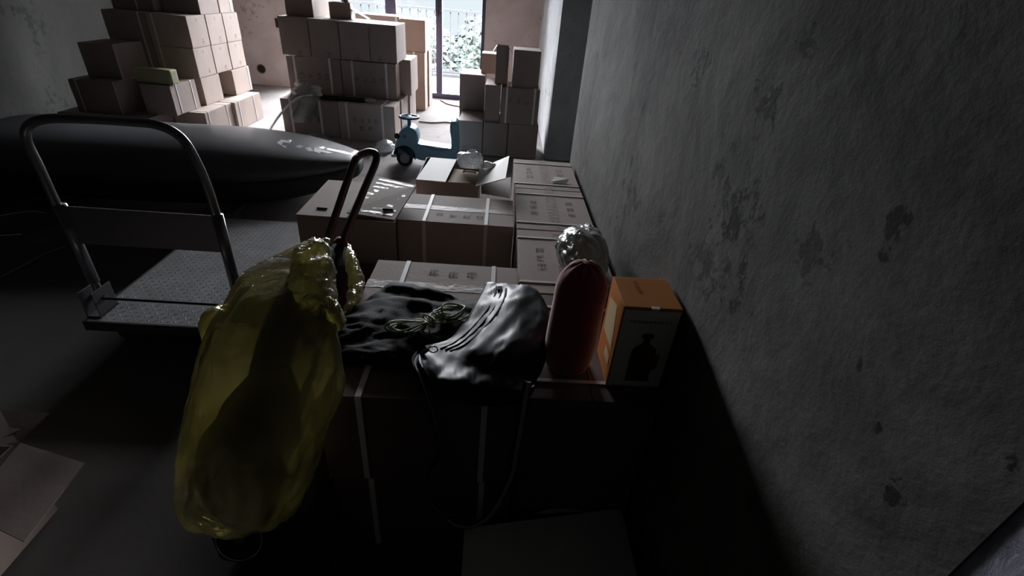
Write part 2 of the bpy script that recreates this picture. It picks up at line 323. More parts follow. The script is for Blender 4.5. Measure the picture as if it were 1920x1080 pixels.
# recessed wall boxes left bare in the plaster
bm = bmesh.new(); c = ay(490, 129, 7.95); disc(bm, (0, -0.004, 0), (0, 1, 0), 0.055, 0.004, 24); 
o = obj('wiring_hole_box', bm, HOLE); o.location = c; tag(o, 'round dark wiring hole box low in the pinkish far wall', 'wall box')
bm = bmesh.new(); tube(bm, [(0.062*math.cos(t*math.pi/12), -0.004, 0.062*math.sin(t*math.pi/12)) for t in range(24)], 0.006, 6, True); obj('rim', bm, INK, o)
c = ay(521, 43, 7.95)
o = boxo('wiring_slot', -0.035, 0.035, -0.006, 0.0, -0.06, 0.06, HOLE); o.location = c; tag(o, 'small dark rectangular wiring slot on the pinkish far wall', 'wall box')

# ------------------------------------------------------------------ outside
struct(boxo('balcony_floor', -5.5, 2.0, 8.25, 10.5, -0.15, -0.02, BALC))
rl = thing('balcony_railing', 'white balcony railing of thin upright bars outside the glass door', 'railing', (-1.8, 10.3, -0.02))
def rb(name, *a): return boxo(name, *a, RAILM, rl)
rb('top_rail', -3.6, 3.6, -0.03, 0.03, 1.12, 1.16); rb('bottom_rail', -3.6, 3.6, -0.02, 0.02, 0.06, 0.1)
rb('curb', -3.6, 3.6, -0.06, 0.1, 0, 0.05)
for i in range(48): 
    x = -3.55+i*0.15
    rb('baluster', x-0.009, x+0.009, -0.009, 0.009, 0.1, 1.12)
struct(boxo('outside_ground', -40, 40, 11, 60, -6.2, -6.0, GROUND))
def tree(x, y, z, r, label):
    t = thing('tree', label, 'tree', (x, y, -6.0), 0, 'trees beyond the balcony')
    bm = bmesh.new(); tube(bm, [(0, 0, 0), (0.1, 0, (z+6)*0.5), (0, 0.05, z+6)], [0.22, 0.16, 0.06], 8); obj('trunk', bm, BARK, t, True)
    bm = bmesh.new()
    for k in range(8000):
        d = Vector((random.gauss(0, 1), random.gauss(0, 1), random.gauss(0, 1))).normalized()*(r*random.random()**0.4)
        rr = 0.8+0.5*noise.noise(d*0.9+Vector((x, y, 0)))
        p = Vector((d.x*rr, d.y*rr*0.7, z+6+d.z*rr*0.9)); s = random.uniform(0.06, 0.15)
        a = Vector((random.uniform(-1, 1), random.uniform(-1, 1), random.uniform(-.6, .6))).normalized()*s; b = a.orthogonal().normalized()*s*0.5
        quad(bm, [p-a, p+b, p+a, p-b])
    obj('crown', bm, LEAF, t)
tree(-5.6, 14.5, -1.1, 2.3, 'leafy tree seen through the left door panes')
tree(-1.2, 16.0, -1.0, 2.35, 'leafy tree seen through the right glass door pane')
tree(-8.5, 20, -1.8, 3.0, 'distant leafy tree at the left edge of the balcony view')

# ------------------------------------------------------------------ cartons
def glyph_strokes(bm, cx, cy, s, put, rng):
    """one squarish character of a few strokes; put(u,v) -> point"""
    def stroke(u0, v0, u1, v1, wd):
        d = Vector((u1-u0, v1-v0)); n = Vector((-d.y, d.x)).normalized()*wd*0.5
        quad(bm, [put(cx+u0*s+n.x*s, cy+v0*s+n.y*s), put(cx+u1*s+n.x*s, cy+v1*s+n.y*s), put(cx+u1*s-n.x*s, cy+v1*s-n.y*s), put(cx+u0*s-n.x*s, cy+v0*s-n.y*s)])
    for v in rng.sample([-0.42, -0.2, 0.02, 0.24, 0.44], 3): stroke(-0.4+rng.random()*0.15, v, 0.42-rng.random()*0.15, v+0.03, 0.10)
    for u in rng.sample([-0.3, 0.0, 0.28], 2): stroke(u, -0.45+rng.random()*0.2, u+rng.uniform(-.08, .08), 0.45-rng.random()*0.2, 0.10)
def strap_loop(bm, axis, c, a0, a1, z0, z1, wd, th=0.0016):
    """closed band round the carton. axis 'y': loop in the yz plane at x=c; axis 'x': loop in the xz plane at y=c"""
    r = 0.006
    path = [(a0-th, z0+r), (a0-th, z1-r), (a0+r*0.2, z1+th), (a1-r*0.2, z1+th), (a1+th, z1-r), (a1+th, z0+r), (a1-r, z0), (a0+r, z0)]
    outer = [(p[0], p[1]) for p in path]; n = len(path)
    ca = (a0+a1)/2; cz = (z0+z1)/2
    inner = [(p[0]+(th*1.6 if p[0] < ca else -th*1.6), p[1]+(0.001 if p[1] < cz else -th*1.6)) for p in path]
    def P(p, off):
        return (c+off, p[0], p[1]) if axis == 'y' else (p[0], c+off, p[1])
    v = [[bm.verts.new(P(p, o)) for o in (-wd/2, wd/2)] for p in outer]; w_ = [[bm.verts.new(P(p, o)) for o in (-wd/2, wd/2)] for p in inner]
    for i in range(n):
        j = (i+1) % n
        bm.faces.new((v[i][0], v[i][1], v[j][1], v[j][0])); bm.faces.new((w_[i][0], w_[j][0], w_[j][1], w_[i][1]))
        bm.faces.new((v[i][0], v[j][0], w_[j][0], w_[i][0])); bm.faces.new((v[i][1], w_[i][1], w_[j][1], v[j][1]))
def carton(label, x0, x1, y0, y1, z0, z1, rz=0.0, straps=(), sax='y', tape=None, marks=(), flaps=True, m=None, group=None, sw=0.015, seed=0, bev=0.004, name='carton'):
    m = m or KRAFT; rng = random.Random(int(x0*1000)+int(y0*77)+int(z0*313)+seed)
    g = 0.0015; z0 += 0.0008
    lx, ly, lz = (x1-x0)/2-g, (y1-y0)/2-g, z1-z0-0.0008
    t = thing(name, label, 'box', ((x0+x1)/2, (y0+y1)/2, z0), rz+rng.uniform(-0.006, 0.006), group)
    bm = bmesh.new(); zt = lz-(0.004 if flaps else 0)
    vs_ = bx(bm, -lx, lx, -ly, ly, 0, zt, bev)
    bmesh.ops.subdivide_edges(bm, edges=[e for e in bm.edges if e.calc_length() > 0.1], cuts=3, use_grid_fill=True)
    sd = rng.uniform(0, 50)
    for v in bm.verts:
        n = noise.noise(v.co*5+Vector((sd, 0, 0)))*0.003
        if abs(v.co.x) > lx-0.006: v.co.x += -math.copysign(abs(n)*0.8, v.co.x)
        if abs(v.co.y) > ly-0.006: v.co.y += -math.copysign(abs(n)*0.8, v.co.y)
    obj('body', bm, m, t)
    if flaps:
        fx = lx*2 >= ly*2  # seam runs along the longer side
        for s in (-1, 1):
            bm = bmesh.new()
            if fx: bx(bm, -lx+0.001, lx-0.001, *(sorted((s*0.0015, s*(ly-0.001)))), zt+0.0002, zt+0.0042, 0.0012)
            else: bx(bm, *(sorted((s*0.0015, s*(lx-0.001)))), -ly+0.001, ly-0.001, zt+0.0002, zt+0.0042, 0.0012)
            obj('flap', bm, m, t)
    top = zt+(0.0044 if flaps else 0.0)
    if tape:
        bm = bmesh.new(); e = 0.0006; hw = 0.024
        if tape == 'x':
            bx(bm, -lx, lx, -hw, hw, top, top+e); bx(bm, -lx-e*2, -lx, -hw, hw, top-0.05, top+e); bx(bm, lx, lx+e*2, -hw, hw, top-0.05, top+e)
        else:
            bx(bm, -hw, hw, -ly, ly, top, top+e); bx(bm, -hw, hw, -ly-e*2, -ly, top-0.05, top+e); bx(bm, -hw, hw, ly, ly+e*2, top-0.05, top+e)
        obj('tape', bm, TAPE, t)
    for f in straps:
        bm = bmesh.new()
        if sax == 'y': strap_loop(bm, 'y', (f*2-1)*lx, -ly-0.001, ly+0.001, 0.0002, top+0.0012, sw)
        else: strap_loop(bm, 'x', (f*2-1)*ly, -lx-0.001, lx+0.001, 0.0002, top+0.0012, sw)
        obj('strap', bm, STRAP, t)
    for (face, u, v, s, n, vert) in marks:   # face, centre (fractions of the face), glyph size, count, vertical?
        e = 0.0009
        if face == 'top': put = lambda a, b: (a, b, top+e); U, V = lx, ly; V0 = 0
        elif face == 'front': put = lambda a, b: (a, -ly-e, b); U = lx; V = lz/2; V0 = lz/2
        else: put = lambda a, b: (lx+e, a, b); U = ly; V = lz/2; V0 = lz/2
        for k in range(n):
            o_ = (k-(n-1)/2)*s*1.5
            bm = bmesh.new(); glyph_strokes(bm, u*U+(0 if vert else o_), v*V+V0+(o_ if vert else 0), s, put, rng)
            obj('printed_mark', bm, INK, t)
    return t
GN, GW, GF, GM, GL, GB = 'strapped cartons in the near stack', 'cartons against the right wall', 'cartons in the far right stack', 'cartons in the middle stack', 'cartons in the far left stack', 'cartons by the balcony door'
S2 = (0.21, 0.83)
# near block (two layers)
carton('dark brown strapped carton under the black bag, front of the near stack, upper layer', -0.41, 0.095, 0.862, 1.215, 0.315, 0.63, straps=S2, tape='x', group=GN, seed=3, m=KSHADE)
carton('dark strapped carton on the floor below the one carrying the black bag', -0.40, 0.10, 0.862, 1.215, 0, 0.315, straps=S2, group=GN, m=KSHADE)
carton('brown carton with two white straps half covered by the flat black cloth', -0.41, 0.105, 1.225, 1.56, 0.315, 0.63, straps=(0.22, 0.83), tape='x', marks=[('top', 0.1, 0.55, 0.045, 3, False)], group=GN, m=KRAFT2)
carton('carton at floor level below the one half covered by the black cloth', -0.41, 0.105, 1.225, 1.56, 0, 0.315, group=GN)
carton('brown carton with two white straps and clear tape, right of the big taped box', -0.412, 0.098, 1.92, 2.24, 0.315, 0.63, straps=(0.23, 0.76), tape='x', marks=[('top', 0.05, -0.5, 0.04, 4, False)], group=GN, m=KRAFT2)
carton('carton at floor level below the strapped one right of the big taped box', -0.412, 0.098, 1.92, 2.24, 0, 0.315, group=GN)
# wall column: long side along the wall
WL = [(2.425, 2.935, 'brown carton with a paper slip on top, farthest along the right wall'),
      (1.912, 2.42, 'brown carton along the right wall just beyond the one with the wrapped bundle'),
      (1.392, 1.905, 'brown carton along the right wall with the clear wrapped bundle on its right half'),
      (0.885, 1.385, 'brown carton along the right wall carrying the red bolster and the orange box')]
for i, (a, b, lab) in enumerate(WL):
    carton(lab, 0.108, 0.462, a, b, 0.315, 0.63, straps=(0.14, 0.85), sax='x', tape='y' if i < 3 else None, marks=[('top', -0.5, 0, 0.045, 3, True), ('top', 0.5, 0, 0.045, 3, True)], group=GW, m=KRAFT2 if i < 3 else KSHADE, sw=0.012)
    carton(['floor level carton below the wall row carton topped by the slip', 'floor level carton below the second farthest wall row carton', 'floor level carton below the wall row carton with the wrapped bundle', 'dark floor level carton below the one carrying the red bolster and orange box'][i], 0.108, 0.462, a, b, 0, 0.315, group=GW, flaps=(i == 3), m=KSHADE if i == 3 else KRAFT)
# far right stack
YF = 5.10
carton('front lower left carton of the far right stack, behind the toy backrest', -0.405, -0.150, YF, YF+0.52, 0, 0.345, group=GF, marks=[('front', 0, -0.72, 0.07, 2, False)])
carton('front lower middle carton of the far right stack', -0.147, 0.108, YF, YF+0.52, 0, 0.345, group=GF)
carton('front lower right carton of the far right stack, next to the wall', 0.111, 0.425, YF, YF+0.52, 0, 0.345, group=GF)
c = az(864, 200, .345)
carton('upright carton set back on the left of the far right stack', -0.44, -0.16, 5.60, 6.05, 0.345, 0.715, group=GF)
carton('floor level carton under the set back upright one, far right stack', -0.44, -0.10, 5.63, 6.15, 0, 0.345, group=GF)
carton('narrow upright carton in the second layer of the far right stack', -0.147, 0.012, YF+0.03, YF+0.50, 0.345, 0.70, group=GF)
carton('second layer carton with two straps and dark writing in the far right stack', 0.018, 0.405, YF-0.0, YF+0.40, 0.345, 0.69, straps=(0.14, 0.87), group=GF, marks=[('front', 0.1, 0.3, 0.055, 4, False)], sw=0.02)
carton('top right plain carton of the far right stack, against the wall', 0.115, 0.385, YF+0.08, YF+0.38, 0.69, 1.03, group=GF)
carton('low orange brown carton nearest the balcony door on the far right stack', -0.22, 0.02, 5.75, 6.02, 0.715, 0.915, group=GF, m=KRAFT3)
# tall open carton standing on end
t = thing('open_carton', 'tall narrow open carton standing on end on the far right stack', 'box', (0.008, 5.30, 0.702), 0, GF)
bm = bmesh.new(); hw = 0.063
bx(bm, -hw, hw, -0.10, -0.096, 0, 0.34); bx(bm, -hw, hw, 0.096, 0.10, 0, 0.34); bx(bm, -hw, -hw+0.004, -0.096, 0.096, 0, 0.34); bx(bm, hw-0.004, hw, -0.096, 0.096, 0, 0.34); bx(bm, -hw, hw, -0.1, 0.1, 0, 0.004)
obj('body', bm, KRAFT, t)
for s in (-1, 1):
    bm = bmesh.new(); slab(bm, [(s*hw, -0.095, 0.34), (s*hw, 0.095, 0.34), (s*(hw+0.035), 0.095, 0.285), (s*(hw+0.035), -0.095, 0.285)], 0.003); obj('flap', bm, KRAFT2, t)
# middle stack
S4 = (0.17, 0.70)
carton('left carton of the low front row of the middle stack, two white straps', -2.29, -1.70, 5.33, 5.64, 0, 0.375, straps=(0.17, 0.69), group=GM, marks=[('front', 0.1, -0.1, 0.05, 3, False)], sw=0.022)
carton('right carton of the low front row of the middle stack, two white straps', -1.695, -1.10, 5.33, 5.64, 0, 0.375, straps=(0.15, 0.78), group=GM, marks=[('front', -0.05, 0.1, 0.05, 4, False), ('front', -0.05, -0.3, 0.06, 2, False)], sw=0.022, m=KRAFT2)
carton('left strapped carton in the second layer of the middle stack', -2.31, -1.735, 5.70, 6.0, 0.375, 0.74, straps=(0.14, 0.80), group=GM, marks=[('front', 0, 0, 0.06, 4, False)], sw=0.022)
carton('right strapped carton in the second layer of the middle stack', -1.73, -1.14, 5.70, 5.9, 0.375, 0.74, straps=(0.2, 0.82), group=GM, marks=[('front', 0, 0, 0.06, 4, False)], sw=0.022)
carton('left carton at floor level behind the low front row of the middle stack', -2.31, -1.735, 5.68, 6.2, 0, 0.375, group=GM)
carton('floor level carton with a lit right side, first behind the low front row', -1.73, -1.09, 5.68, 6.1, 0, 0.375, group=GM, flaps=False)
carton('floor level carton with a lit right side, second behind the low front row', -1.73, -1.07, 6.12, 6.55, 0, 0.375, group=GM, flaps=False)
carton('second layer carton jutting out at the right back of the middle stack', -1.6, -1.03, 6.0, 6.5, 0.375, 0.755, group=GM)
carton('left back carton in the second layer of the middle stack', -2.31, -1.75, 6.05, 6.5, 0.375, 0.74, group=GM)
xs = [-2.31, -2.005, -1.70, -1.39, -1.105]; nm = ['leftmost', 'second from the left', 'third from the left', 'rightmost']
for i in range(4):
    carton('%s of the four upright cartons topping the middle stack' % nm[i], xs[i]+0.002, xs[i+1]-0.002, 5.63, 6.18, 0.757, 1.115, group=GM, marks=[('front', 0.2 if i < 3 else -0.3, -0.85, 0.06, 1, False)], m=KRAFT)
carton('dark carton cut off by the top edge, left end of the middle stack', -2.27, -1.985, 5.78, 6.4, 1.115, 1.50, group=GM)
t = thing('open_carton', 'small brown open carton on top of the middle stack before the glass', 'box', (-1.76, 6.02, 1.116), 0.1, GM)
bm = bmesh.new(); bx(bm, -0.11, 0.11, -0.09, -0.086, 0, 0.15); bx(bm, -0.11, 0.11, 0.086, 0.09, 0, 0.15); bx(bm, -0.11, -0.106, -0.086, 0.086, 0, 0.15); bx(bm, 0.106, 0.11, -0.086, 0.086, 0, 0.15); bx(bm, -0.11, 0.11, -0.09, 0.09, 0, 0.004); obj('body', bm, KRAFT, t)
bm = bmesh.new(); slab(bm, [(0.112, -0.08, 0.10), (0.112, 0.08, 0.10), (0.29, 0.08, 0.012), (0.29, -0.08, 0.012)], 0.003); obj('flap', bm, KRAFT2, t)
bm = bmesh.new(); P = [ay(638, 2, 6.1), ay(650, 0, 6.12), ay(664, 27, 6.1), ay(640, 26, 6.05)]; 
cc = az(650, 32, 1.12)
tube(bm, [ay(646, -20, 6.25), ay(648, 2, 6.25), ay(653, 26, 6.25)], [0.012, 0.03, 0.07], 8); o = obj('folded_umbrella', bm, BLACKCLOTH, None, True)
tag(o, 'dark folded umbrella standing behind the small open carton before the glass', 'umbrella')
# stack by the balcony door
for lab, a in (('lower left of the front cartons by the balcony door', (-1.90, -1.31, 7.03, 7.34, 0, 0.365)), ('lower right front carton of the stack by the balcony door', (-1.305, -1.02, 7.03, 7.30, 0, 0.365)),
        ('middle height left carton of the stack by the balcony door', (-1.90, -1.31, 7.03, 7.34, 0.365, 0.73)),
        ('lower right back carton of the stack by the balcony door', (-1.30, -1.0, 7.32, 7.62, 0, 0.365)), ('middle height right back carton of the stack by the balcony door', (-1.30, -1.0, 7.32, 7.62, 0.365, 0.73))):
    carton(lab, *a, group=GB, m=KRAFT3)
carton('middle height right carton with one white strap by the balcony door', -1.305, -1.02, 7.03, 7.30, 0.365, 0.73, straps=(0.5,), group=GB, m=KRAFT3, sw=0.025)
carton('top right plain carton of the stack by the balcony door', -1.33, -1.01, 7.05, 7.55, 0.73, 1.105, group=GB, m=KRAFT3)
carton('top left carton with a strapped edge in the stack by the balcony door', -1.90, -1.34, 7.06, 7.55, 0.73, 1.12, straps=(0.93,), group=GB, m=KRAFT, sw=0.03)
# left stack
XL = -2.95; yc = [5.13, 5.46, 5.785, 6.11]; zl = [0.285, 0.545, 0.81, 1.08, 1.36]
wh = ['nearest', 'middle', 'farthest']; MS = [('side', 0, 0.7, 0.03, 1, False), ('side', 0.2, -0.7, 0.05, 1, False)]
for r in (1, 2):
    rn = ['', 'third layer', 'fourth layer'][r]
    for i in range(3):
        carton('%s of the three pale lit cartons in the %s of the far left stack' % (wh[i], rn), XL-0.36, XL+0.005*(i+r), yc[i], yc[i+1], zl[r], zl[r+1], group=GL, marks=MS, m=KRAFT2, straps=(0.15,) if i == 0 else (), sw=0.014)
    carton('dark carton left of the pale ones in the %s of the far left stack' % rn, XL-0.75, XL-0.365, yc[0], yc[0]+0.5, zl[r], zl[r+1], group=GL, straps=(0.85,), sw=0.014)
carton('lit carton nearest in the second layer behind the one under the olive card', XL-0.36, XL, 5.15, 5.50, zl[0], zl[1], group=GL, m=KRAFT2)
carton('lit carton farthest back in the second layer of the far left stack', XL-0.36, XL+0.03, 5.72, 6.12, zl[0], zl[1]-0.005, group=GL, m=KRAFT2, straps=(0.9,), sax='x')
carton('dark carton in the second layer at the back left of the far left stack', XL-0.75, XL-0.365, 5.13, 5.63, zl[0], zl[1], group=GL)
for k, (a, b) in enumerate(((XL-0.75, XL-0.365), (XL-0.36, XL))):
    carton(['fifth layer dark carton at the left of the far left stack top', 'fifth layer dark fronted carton at the middle of the far left stack top'][k], a, b, 5.30 if k == 0 else 5.42, 5.80 if k == 0 else 5.78, zl[3], zl[4], group=GL, straps=(0.6,) if k == 0 else ())
carton('fifth layer carton with a lit right side at the far left stack top', XL-0.35, XL, 5.80, 6.10, zl[3], zl[4], group=GL, m=KRAFT2, straps=(0.8,), sax='x', sw=0.012)
carton('low carton nearest the black roof box in the far left stack, lit top', -3.115, -2.815, 4.84, 5.355, 0, 0.285, group=GL, m=KRAFT2, straps=(0.12, 0.8), sax='x', sw=0.012, flaps=False)
carton('low carton beside the sunlit floor at the right end of the far left stack', -3.10, -2.785, 5.37, 5.98, 0, 0.285, group=GL, m=KRAFT2, straps=(0.14, 0.72), sax='x', sw=0.012, flaps=False)
carton('carton with the olive card lying on it in the far left stack', -3.235, -2.965, 4.66, 5.07, 0.285, 0.548, group=GL, straps=(0.22, 0.8), sax='x', sw=0.012)
carton('floor level carton under the one with the olive card', -3.50, -3.13, 4.50, 5.05, 0, 0.285, group=GL)
carton('floor level carton at the dark left end of the far left stack', -3.92, -3.51, 4.50, 5.05, 0, 0.285, group=GL)
carton('floor level carton at the back of the far left stack', -3.7, -3.13, 5.1, 6.1, 0, 0.285, group=GL)
carton('dark strapped carton in the second layer at the left of the far left stack', -3.77, -3.37, 4.56, 5.0, 0.285, 0.56, group=GL, straps=(0.16, 0.97), sw=0.012)
carton('dark strapped carton in the third layer at the left of the far left stack', -3.70, -3.385, 4.72, 5.09, 0.56, 0.84, group=GL, straps=(0.97,), sw=0.012)
# olive card on the carton
o = boxo('olive_card_box', -0.165, 0.165, -0.05, 0.05, 0, 0.125, YELLOWB, None, 0.012); o.location = (-3.105, 4.74, 0.55); o.rotation_euler = (0.0, 0, -0.05)
tag(o, 'flat olive yellow card box standing on a dark carton in the left stack', 'box')

# ------------------------------------------------------------------ big taped box
t = thing('taped_box', 'big brown box with a raised flap crossed by rows of shiny tape', 'box', (-0.625, 2.13, 0))
bm = bmesh.new(); X, Y, Z = 0.208, 0.22, 0.62
bx(bm, -X, X, -Y, Y, 0, 0.006); bx(bm, -X, X, -Y, -Y+0.006, 0.006, Z); bx(bm, -X, X, Y-0.006, Y, 0.006, Z); bx(bm, -X, -X+0.006, -Y+0.006, Y-0.006, 0.006, Z); bx(bm, X-0.006, X, -Y+0.006, Y-0.006, 0.006, Z)
obj('body', bm, KRAFT2, t)
bm = bmesh.new(); slab(bm, [(-X, -Y, Z+0.008), (0.02, -Y, Z+0.008), (0.02, Y, Z+0.008), (-X, Y, Z+0.008)], 0.006); f1 = obj('flap', bm, KRAFT2, t)
A = az(650, 398, .640)-t.location; B = az(740, 412, .662)-t.location; C_ = az(781, 347, .69)-t.location; D = az(706, 330, .66)-t.location
bm = bmesh.new(); slab(bm, [A, B, C_, D], 0.006); f2 = obj('flap', bm, KRAFT2, t); f2['label'] = 'raised flap covered in shiny tape'
for k in range(9):
    a = 0.06+k*0.105; bm = bmesh.new(); p = lambda u, v: A.lerp(B, u).lerp(D.lerp(C_, u), v)+Vector((0, 0, 0.0012))
    u0 = random.uniform(0.02, 0.2); u1 = random.uniform(0.7, 0.98)
    slab(bm, [p(u0, a), p(u1, a+0.01), p(u1, a+0.06), p(u0, a+0.05)], 0.0006); obj('tape', bm, TAPEW, f2)
for (q, px, py, z, par) in ((0, 604, 391, .629, f1), (1, 727, 393, .665, f2)):
    bm = bmesh.new(); c = az(px, py, z)-t.location; tube(bm, [c+Vector((-0.022, 0, 0)), c+Vector((0.022, 0.0, 0.0))], 0.0045, 8); obj('hand_hole', bm, HOLE, par)
# dark red box with a silver label
c = thing('red_box', 'dark red box with a small silver label in the gap before the big taped box', 'box', (-0.60, 1.72, 0))
boxo('body', -0.155, 0.155, -0.14, 0.14, 0, 0.44, REDBOX, c, 0.006); p = az(718, 449, .4425)-c.location
bm = bmesh.new(); slab(bm, [p+Vector(q) for q in ((-0.04, -0.02, 0), (0.035, -0.02, 0), (0.04, 0.02, 0), (-0.03, 0.02, 0))], 0.0012); obj('sticker', bm, SILVER, c)

# ------------------------------------------------------------------ open box with pale flaps
t = thing('open_box', 'open carton with pale grey green flaps and a clear bag on its rim', 'box', (-0.16, 2.64, 0.317), 0)
L0 = t.location
bm = bmesh.new(); x0, x1, y0, y1, Zt = -0.25, 0.075, -0.2, 0.2, 0.312
for a in ((x0, x1, y0, y1, 0, 0.005), (x0, x1, y0, y0+0.005, 0.005, Zt), (x0, x1, y1-0.005, y1, 0.005, Zt), (x0, x0+0.005, y0+0.005, y1-0.005, 0.005, Zt), (x1-0.005, x1, y0+0.005, y1-0.005, 0.005, Zt)): bx(bm, *a)
obj('body', bm, KRAFT, t)
def fl(pts, m, th=0.004, nm='flap', lab=None):
    bm = bmesh.new(); slab(bm, [p-L0 for p in pts], th); o = obj(nm, bm, m, t)
    if lab: o['label'] = lab
    return o
fl([az(780, 336, .634), az(835, 341, .636), az(856, 299, .636), az(808, 295, .634)], LIDM, lab='pale grey green flap lying closed')
fl([az(892, 349, .632), az(948, 334, .70), az(955, 292, .72), az(900, 315, .632)], LIDM, lab='pale flap propped up towards the wall')
fl([az(840, 341, .625), az(893, 348, .622), az(897, 322, .615), az(852, 316, .618)], INNER, lab='brown inner flap')
fl([az(902, 362, .612), az(955, 370, .622), az(958, 332, .622), az(903, 340, .612)], KRAFT2, lab='pale pink side flap folded out')
bm = bmesh.new(); c = az(880, 325, .63)-L0; tube(bm, [c+Vector((0.035*math.cos(k*math.pi/10), 0.02*math.sin(k*math.pi/10), 0.004+0.012*abs(math.sin(k*math.pi/10)))) for k in range(20)], 0.0035, 6, True); obj('carry_loop', bm, INNER, t)
carton('carton at floor level below the open box with pale flaps', -0.41, 0.098, 2.42, 2.86, 0, 0.315, group=GN)
# crumpled bags
def crumple(name, label, cat, c, r, m, seed, amp=0.35, sub=5, fsc=1.0):
    bm = bmesh.new(); bmesh.ops.create_icosphere(bm, subdivisions=sub, radius=1.0)
    for v in bm.verts:
        d = v.co.copy(); n = noise.noise(d*1.4+Vector((seed, 0, 0)))*amp+abs(noise.noise(d*3.2*fsc+Vector((0, seed, 0))))*amp*0.8-abs(noise.noise(d*7*fsc+Vector((0, 0, seed))))*amp*0.35
        v.co = Vector((d.x*r[0], d.y*r[1], d.z*r[2]))*(1+n)
    zm = -r[2]*0.7
    for v in bm.verts: v.co.z = max(v.co.z, zm)
    o = obj(name, bm, m, None, True); o.location = Vector(c)-Vector((0, 0, zm)); return tag(o, label, cat)
c = az(882, 312, .634); crumple('plastic_bag', 'crumpled whitish clear plastic bag on the far rim of the open carton', 'bag', (c.x, c.y-0.01, 0.638), (0.075, 0.06, 0.05), WFILM, 3.1, 0.3)
c = az(917, 299, .69); o = crumple('plastic_scrap', 'small clear plastic scrap beside the crumpled bag on the open carton', 'scrap', (c.x+0.0, c.y-0.05, 0.66), (0.04, 0.03, 0.018), WFILM, 9.0, 0.4, 4)
c = az(722, 282, 0); crumple('plastic_bag', 'crumpled white plastic bag on the floor left of the blue toy', 'bag', (c.x, c.y, 0), (0.09, 0.1, 0.06), WFILM, 5.5, 0.3)
c = az(594, 266, 0); crumple('plastic_film', 'clear plastic film lying on the floor before the middle stack', 'film', (c.x, c.y, 0), (0.13, 0.07, 0.05), CFILM, 7.5, 0.3)
c = az(578, 181, .377); crumple('plastic_film', 'loose clear film heaped on the low front row of the middle stack', 'film', (c.x, 5.48, 0.378), (0.14, 0.08, 0.09), CFILM, 8.8, 0.45)
bm = bmesh.new(); base = ay(575, 188, 5.315); pts = []
for i in range(14):
    r_ = []
    for k in range(9):
        u = k/8; v = i/13
        p = ay(553+u*42+6*math.sin(v*6+k), 180+v*50, 5.31-0.02*math.sin(u*9+v*5)-0.012); r_.append(bm.verts.new(p))
    pts.append(r_)
for i in range(13):
    for k in range(8): 
        if not (k < 2 and i < 2): bm.faces.new((pts[i][k], pts[i][k+1], pts[i+1][k+1], pts[i+1][k]))
o = obj('hanging_film', bm, WISP, None, True); o.modifiers.new('s', 'SOLIDIFY').thickness = 0.002; tag(o, 'clear plastic film hanging over the front of the left low carton', 'film')
o = boxo('black_tray', -0.24, 0.24, -0.07, 0.07, 0, 0.02, BLACKCLOTH, None, 0.004); o.location = (az(647, 186, .377).x, 5.47, 0.378); tag(o, 'flat black tray on the low front row of the middle stack', 'tray')
c = az(696, 190, .377); crumple('plastic_wrapper', 'pale plastic wrapper right of the black tray on the middle stack', 'wrapper', (c.x, 5.46, 0.378), (0.06, 0.05, 0.025), WFILM, 2.2, 0.3, 4)
bm = bmesh.new(); tube(bm, catmull([az(505, 246, 0.012), ay(520, 222, 5.28), ay(540, 198, 5.26), ay(558, 184, 5.29), ay(575, 180, 5.36), ay(592, 178, 5.45)], 8), 0.011, 8)
tag(obj('white_hose', bm, WHITEP, None, True), 'thin white hose arching from the floor onto the left low carton', 'hose')
bm = bmesh.new(); tube(bm, catmull([az(785, 228, 0.01), az(810, 230, 0.01), az(835, 229, 0.01), az(850, 231, 0.01)], 6), 0.009, 6)
tag(obj('floor_cable', bm, INK, None, True), 'thin dark cable on the floor behind the blue toy', 'cable')
bm = bmesh.new(); tube(bm, catmull([az(826, 188, 0.01), az(840, 195, 0.01), az(858, 199, 0.01), az(872, 200, 0.01)], 6), 0.009, 6)
tag(obj('floor_cable', bm, INK, None, True), 'thin dark cable on the floor at the balcony door sill', 'cable')
# paper slip on the farthest wall carton
bm = bmesh.new(); slab(bm, [az(1032, 341, .634), az(1063, 344, .634), az(1067, 335, .645), az(1040, 331, .640)], 0.001)
tag(obj('paper_slip', bm, BOARD), 'small white paper slip on the farthest wall row carton', 'paper')
o = None

# ------------------------------------------------------------------ blue ride-on toy
t = thing('ride_on_toy', 'blue plastic ride on toy car with steering wheel and tall backrest', 'toy', (-0.98, 4.66, 0), 0.03)
def prof(name, P, y0, y1, m, bev, parent, sub=1):
    bm = bmesh.new(); P = catmull([(a, 0, b) for a, b in P], 3, True)
    A = [bm.verts.new((p.x, y0, p.z)) for p in P]; B = [bm.verts.new((p.x, y1, p.z)) for p in P]
    n = len(P); bm.faces.new(A); bm.faces.new(B[::-1])
    for i in range(n): bm.faces.new((A[i], B[i], B[(i+1) % n], A[(i+1) % n]))
    bmesh.ops.recalc_face_normals(bm, faces=bm.faces)
    rim = [e for e in bm.edges if abs(e.verts[0].co.y-e.verts[1].co.y) < 1e-6]
    bmesh.ops.bevel(bm, geom=rim, offset=bev, segments=4, affect='EDGES', profile=0.5)
    return obj(name, bm, m, parent, True)
prof('body', [(0.16, .15), (0.21, .22), (.27, .205), (.34, .185), (.44, .175), (.52, .185), (.60, .20), (.61, .12), (.59, .075), (.50, .06), (.36, .055), (.25, .06), (.20, .09)], -0.10, 0.10, BLUE, 0.025, t)
hd = prof('front_cowl', [(0.015, .10), (0.02, .18), (.035, .23), (.06, .30), (.10, .345), (.16, .365), (.215, .335), (.24, .27), (.235, .21), (.23, .12), (.215, .065), (.185, .08), (.165, .14), (.11, .165), (.055, .14), (.035, .09)], -0.115, 0.115, BLUE, 0.035, t)
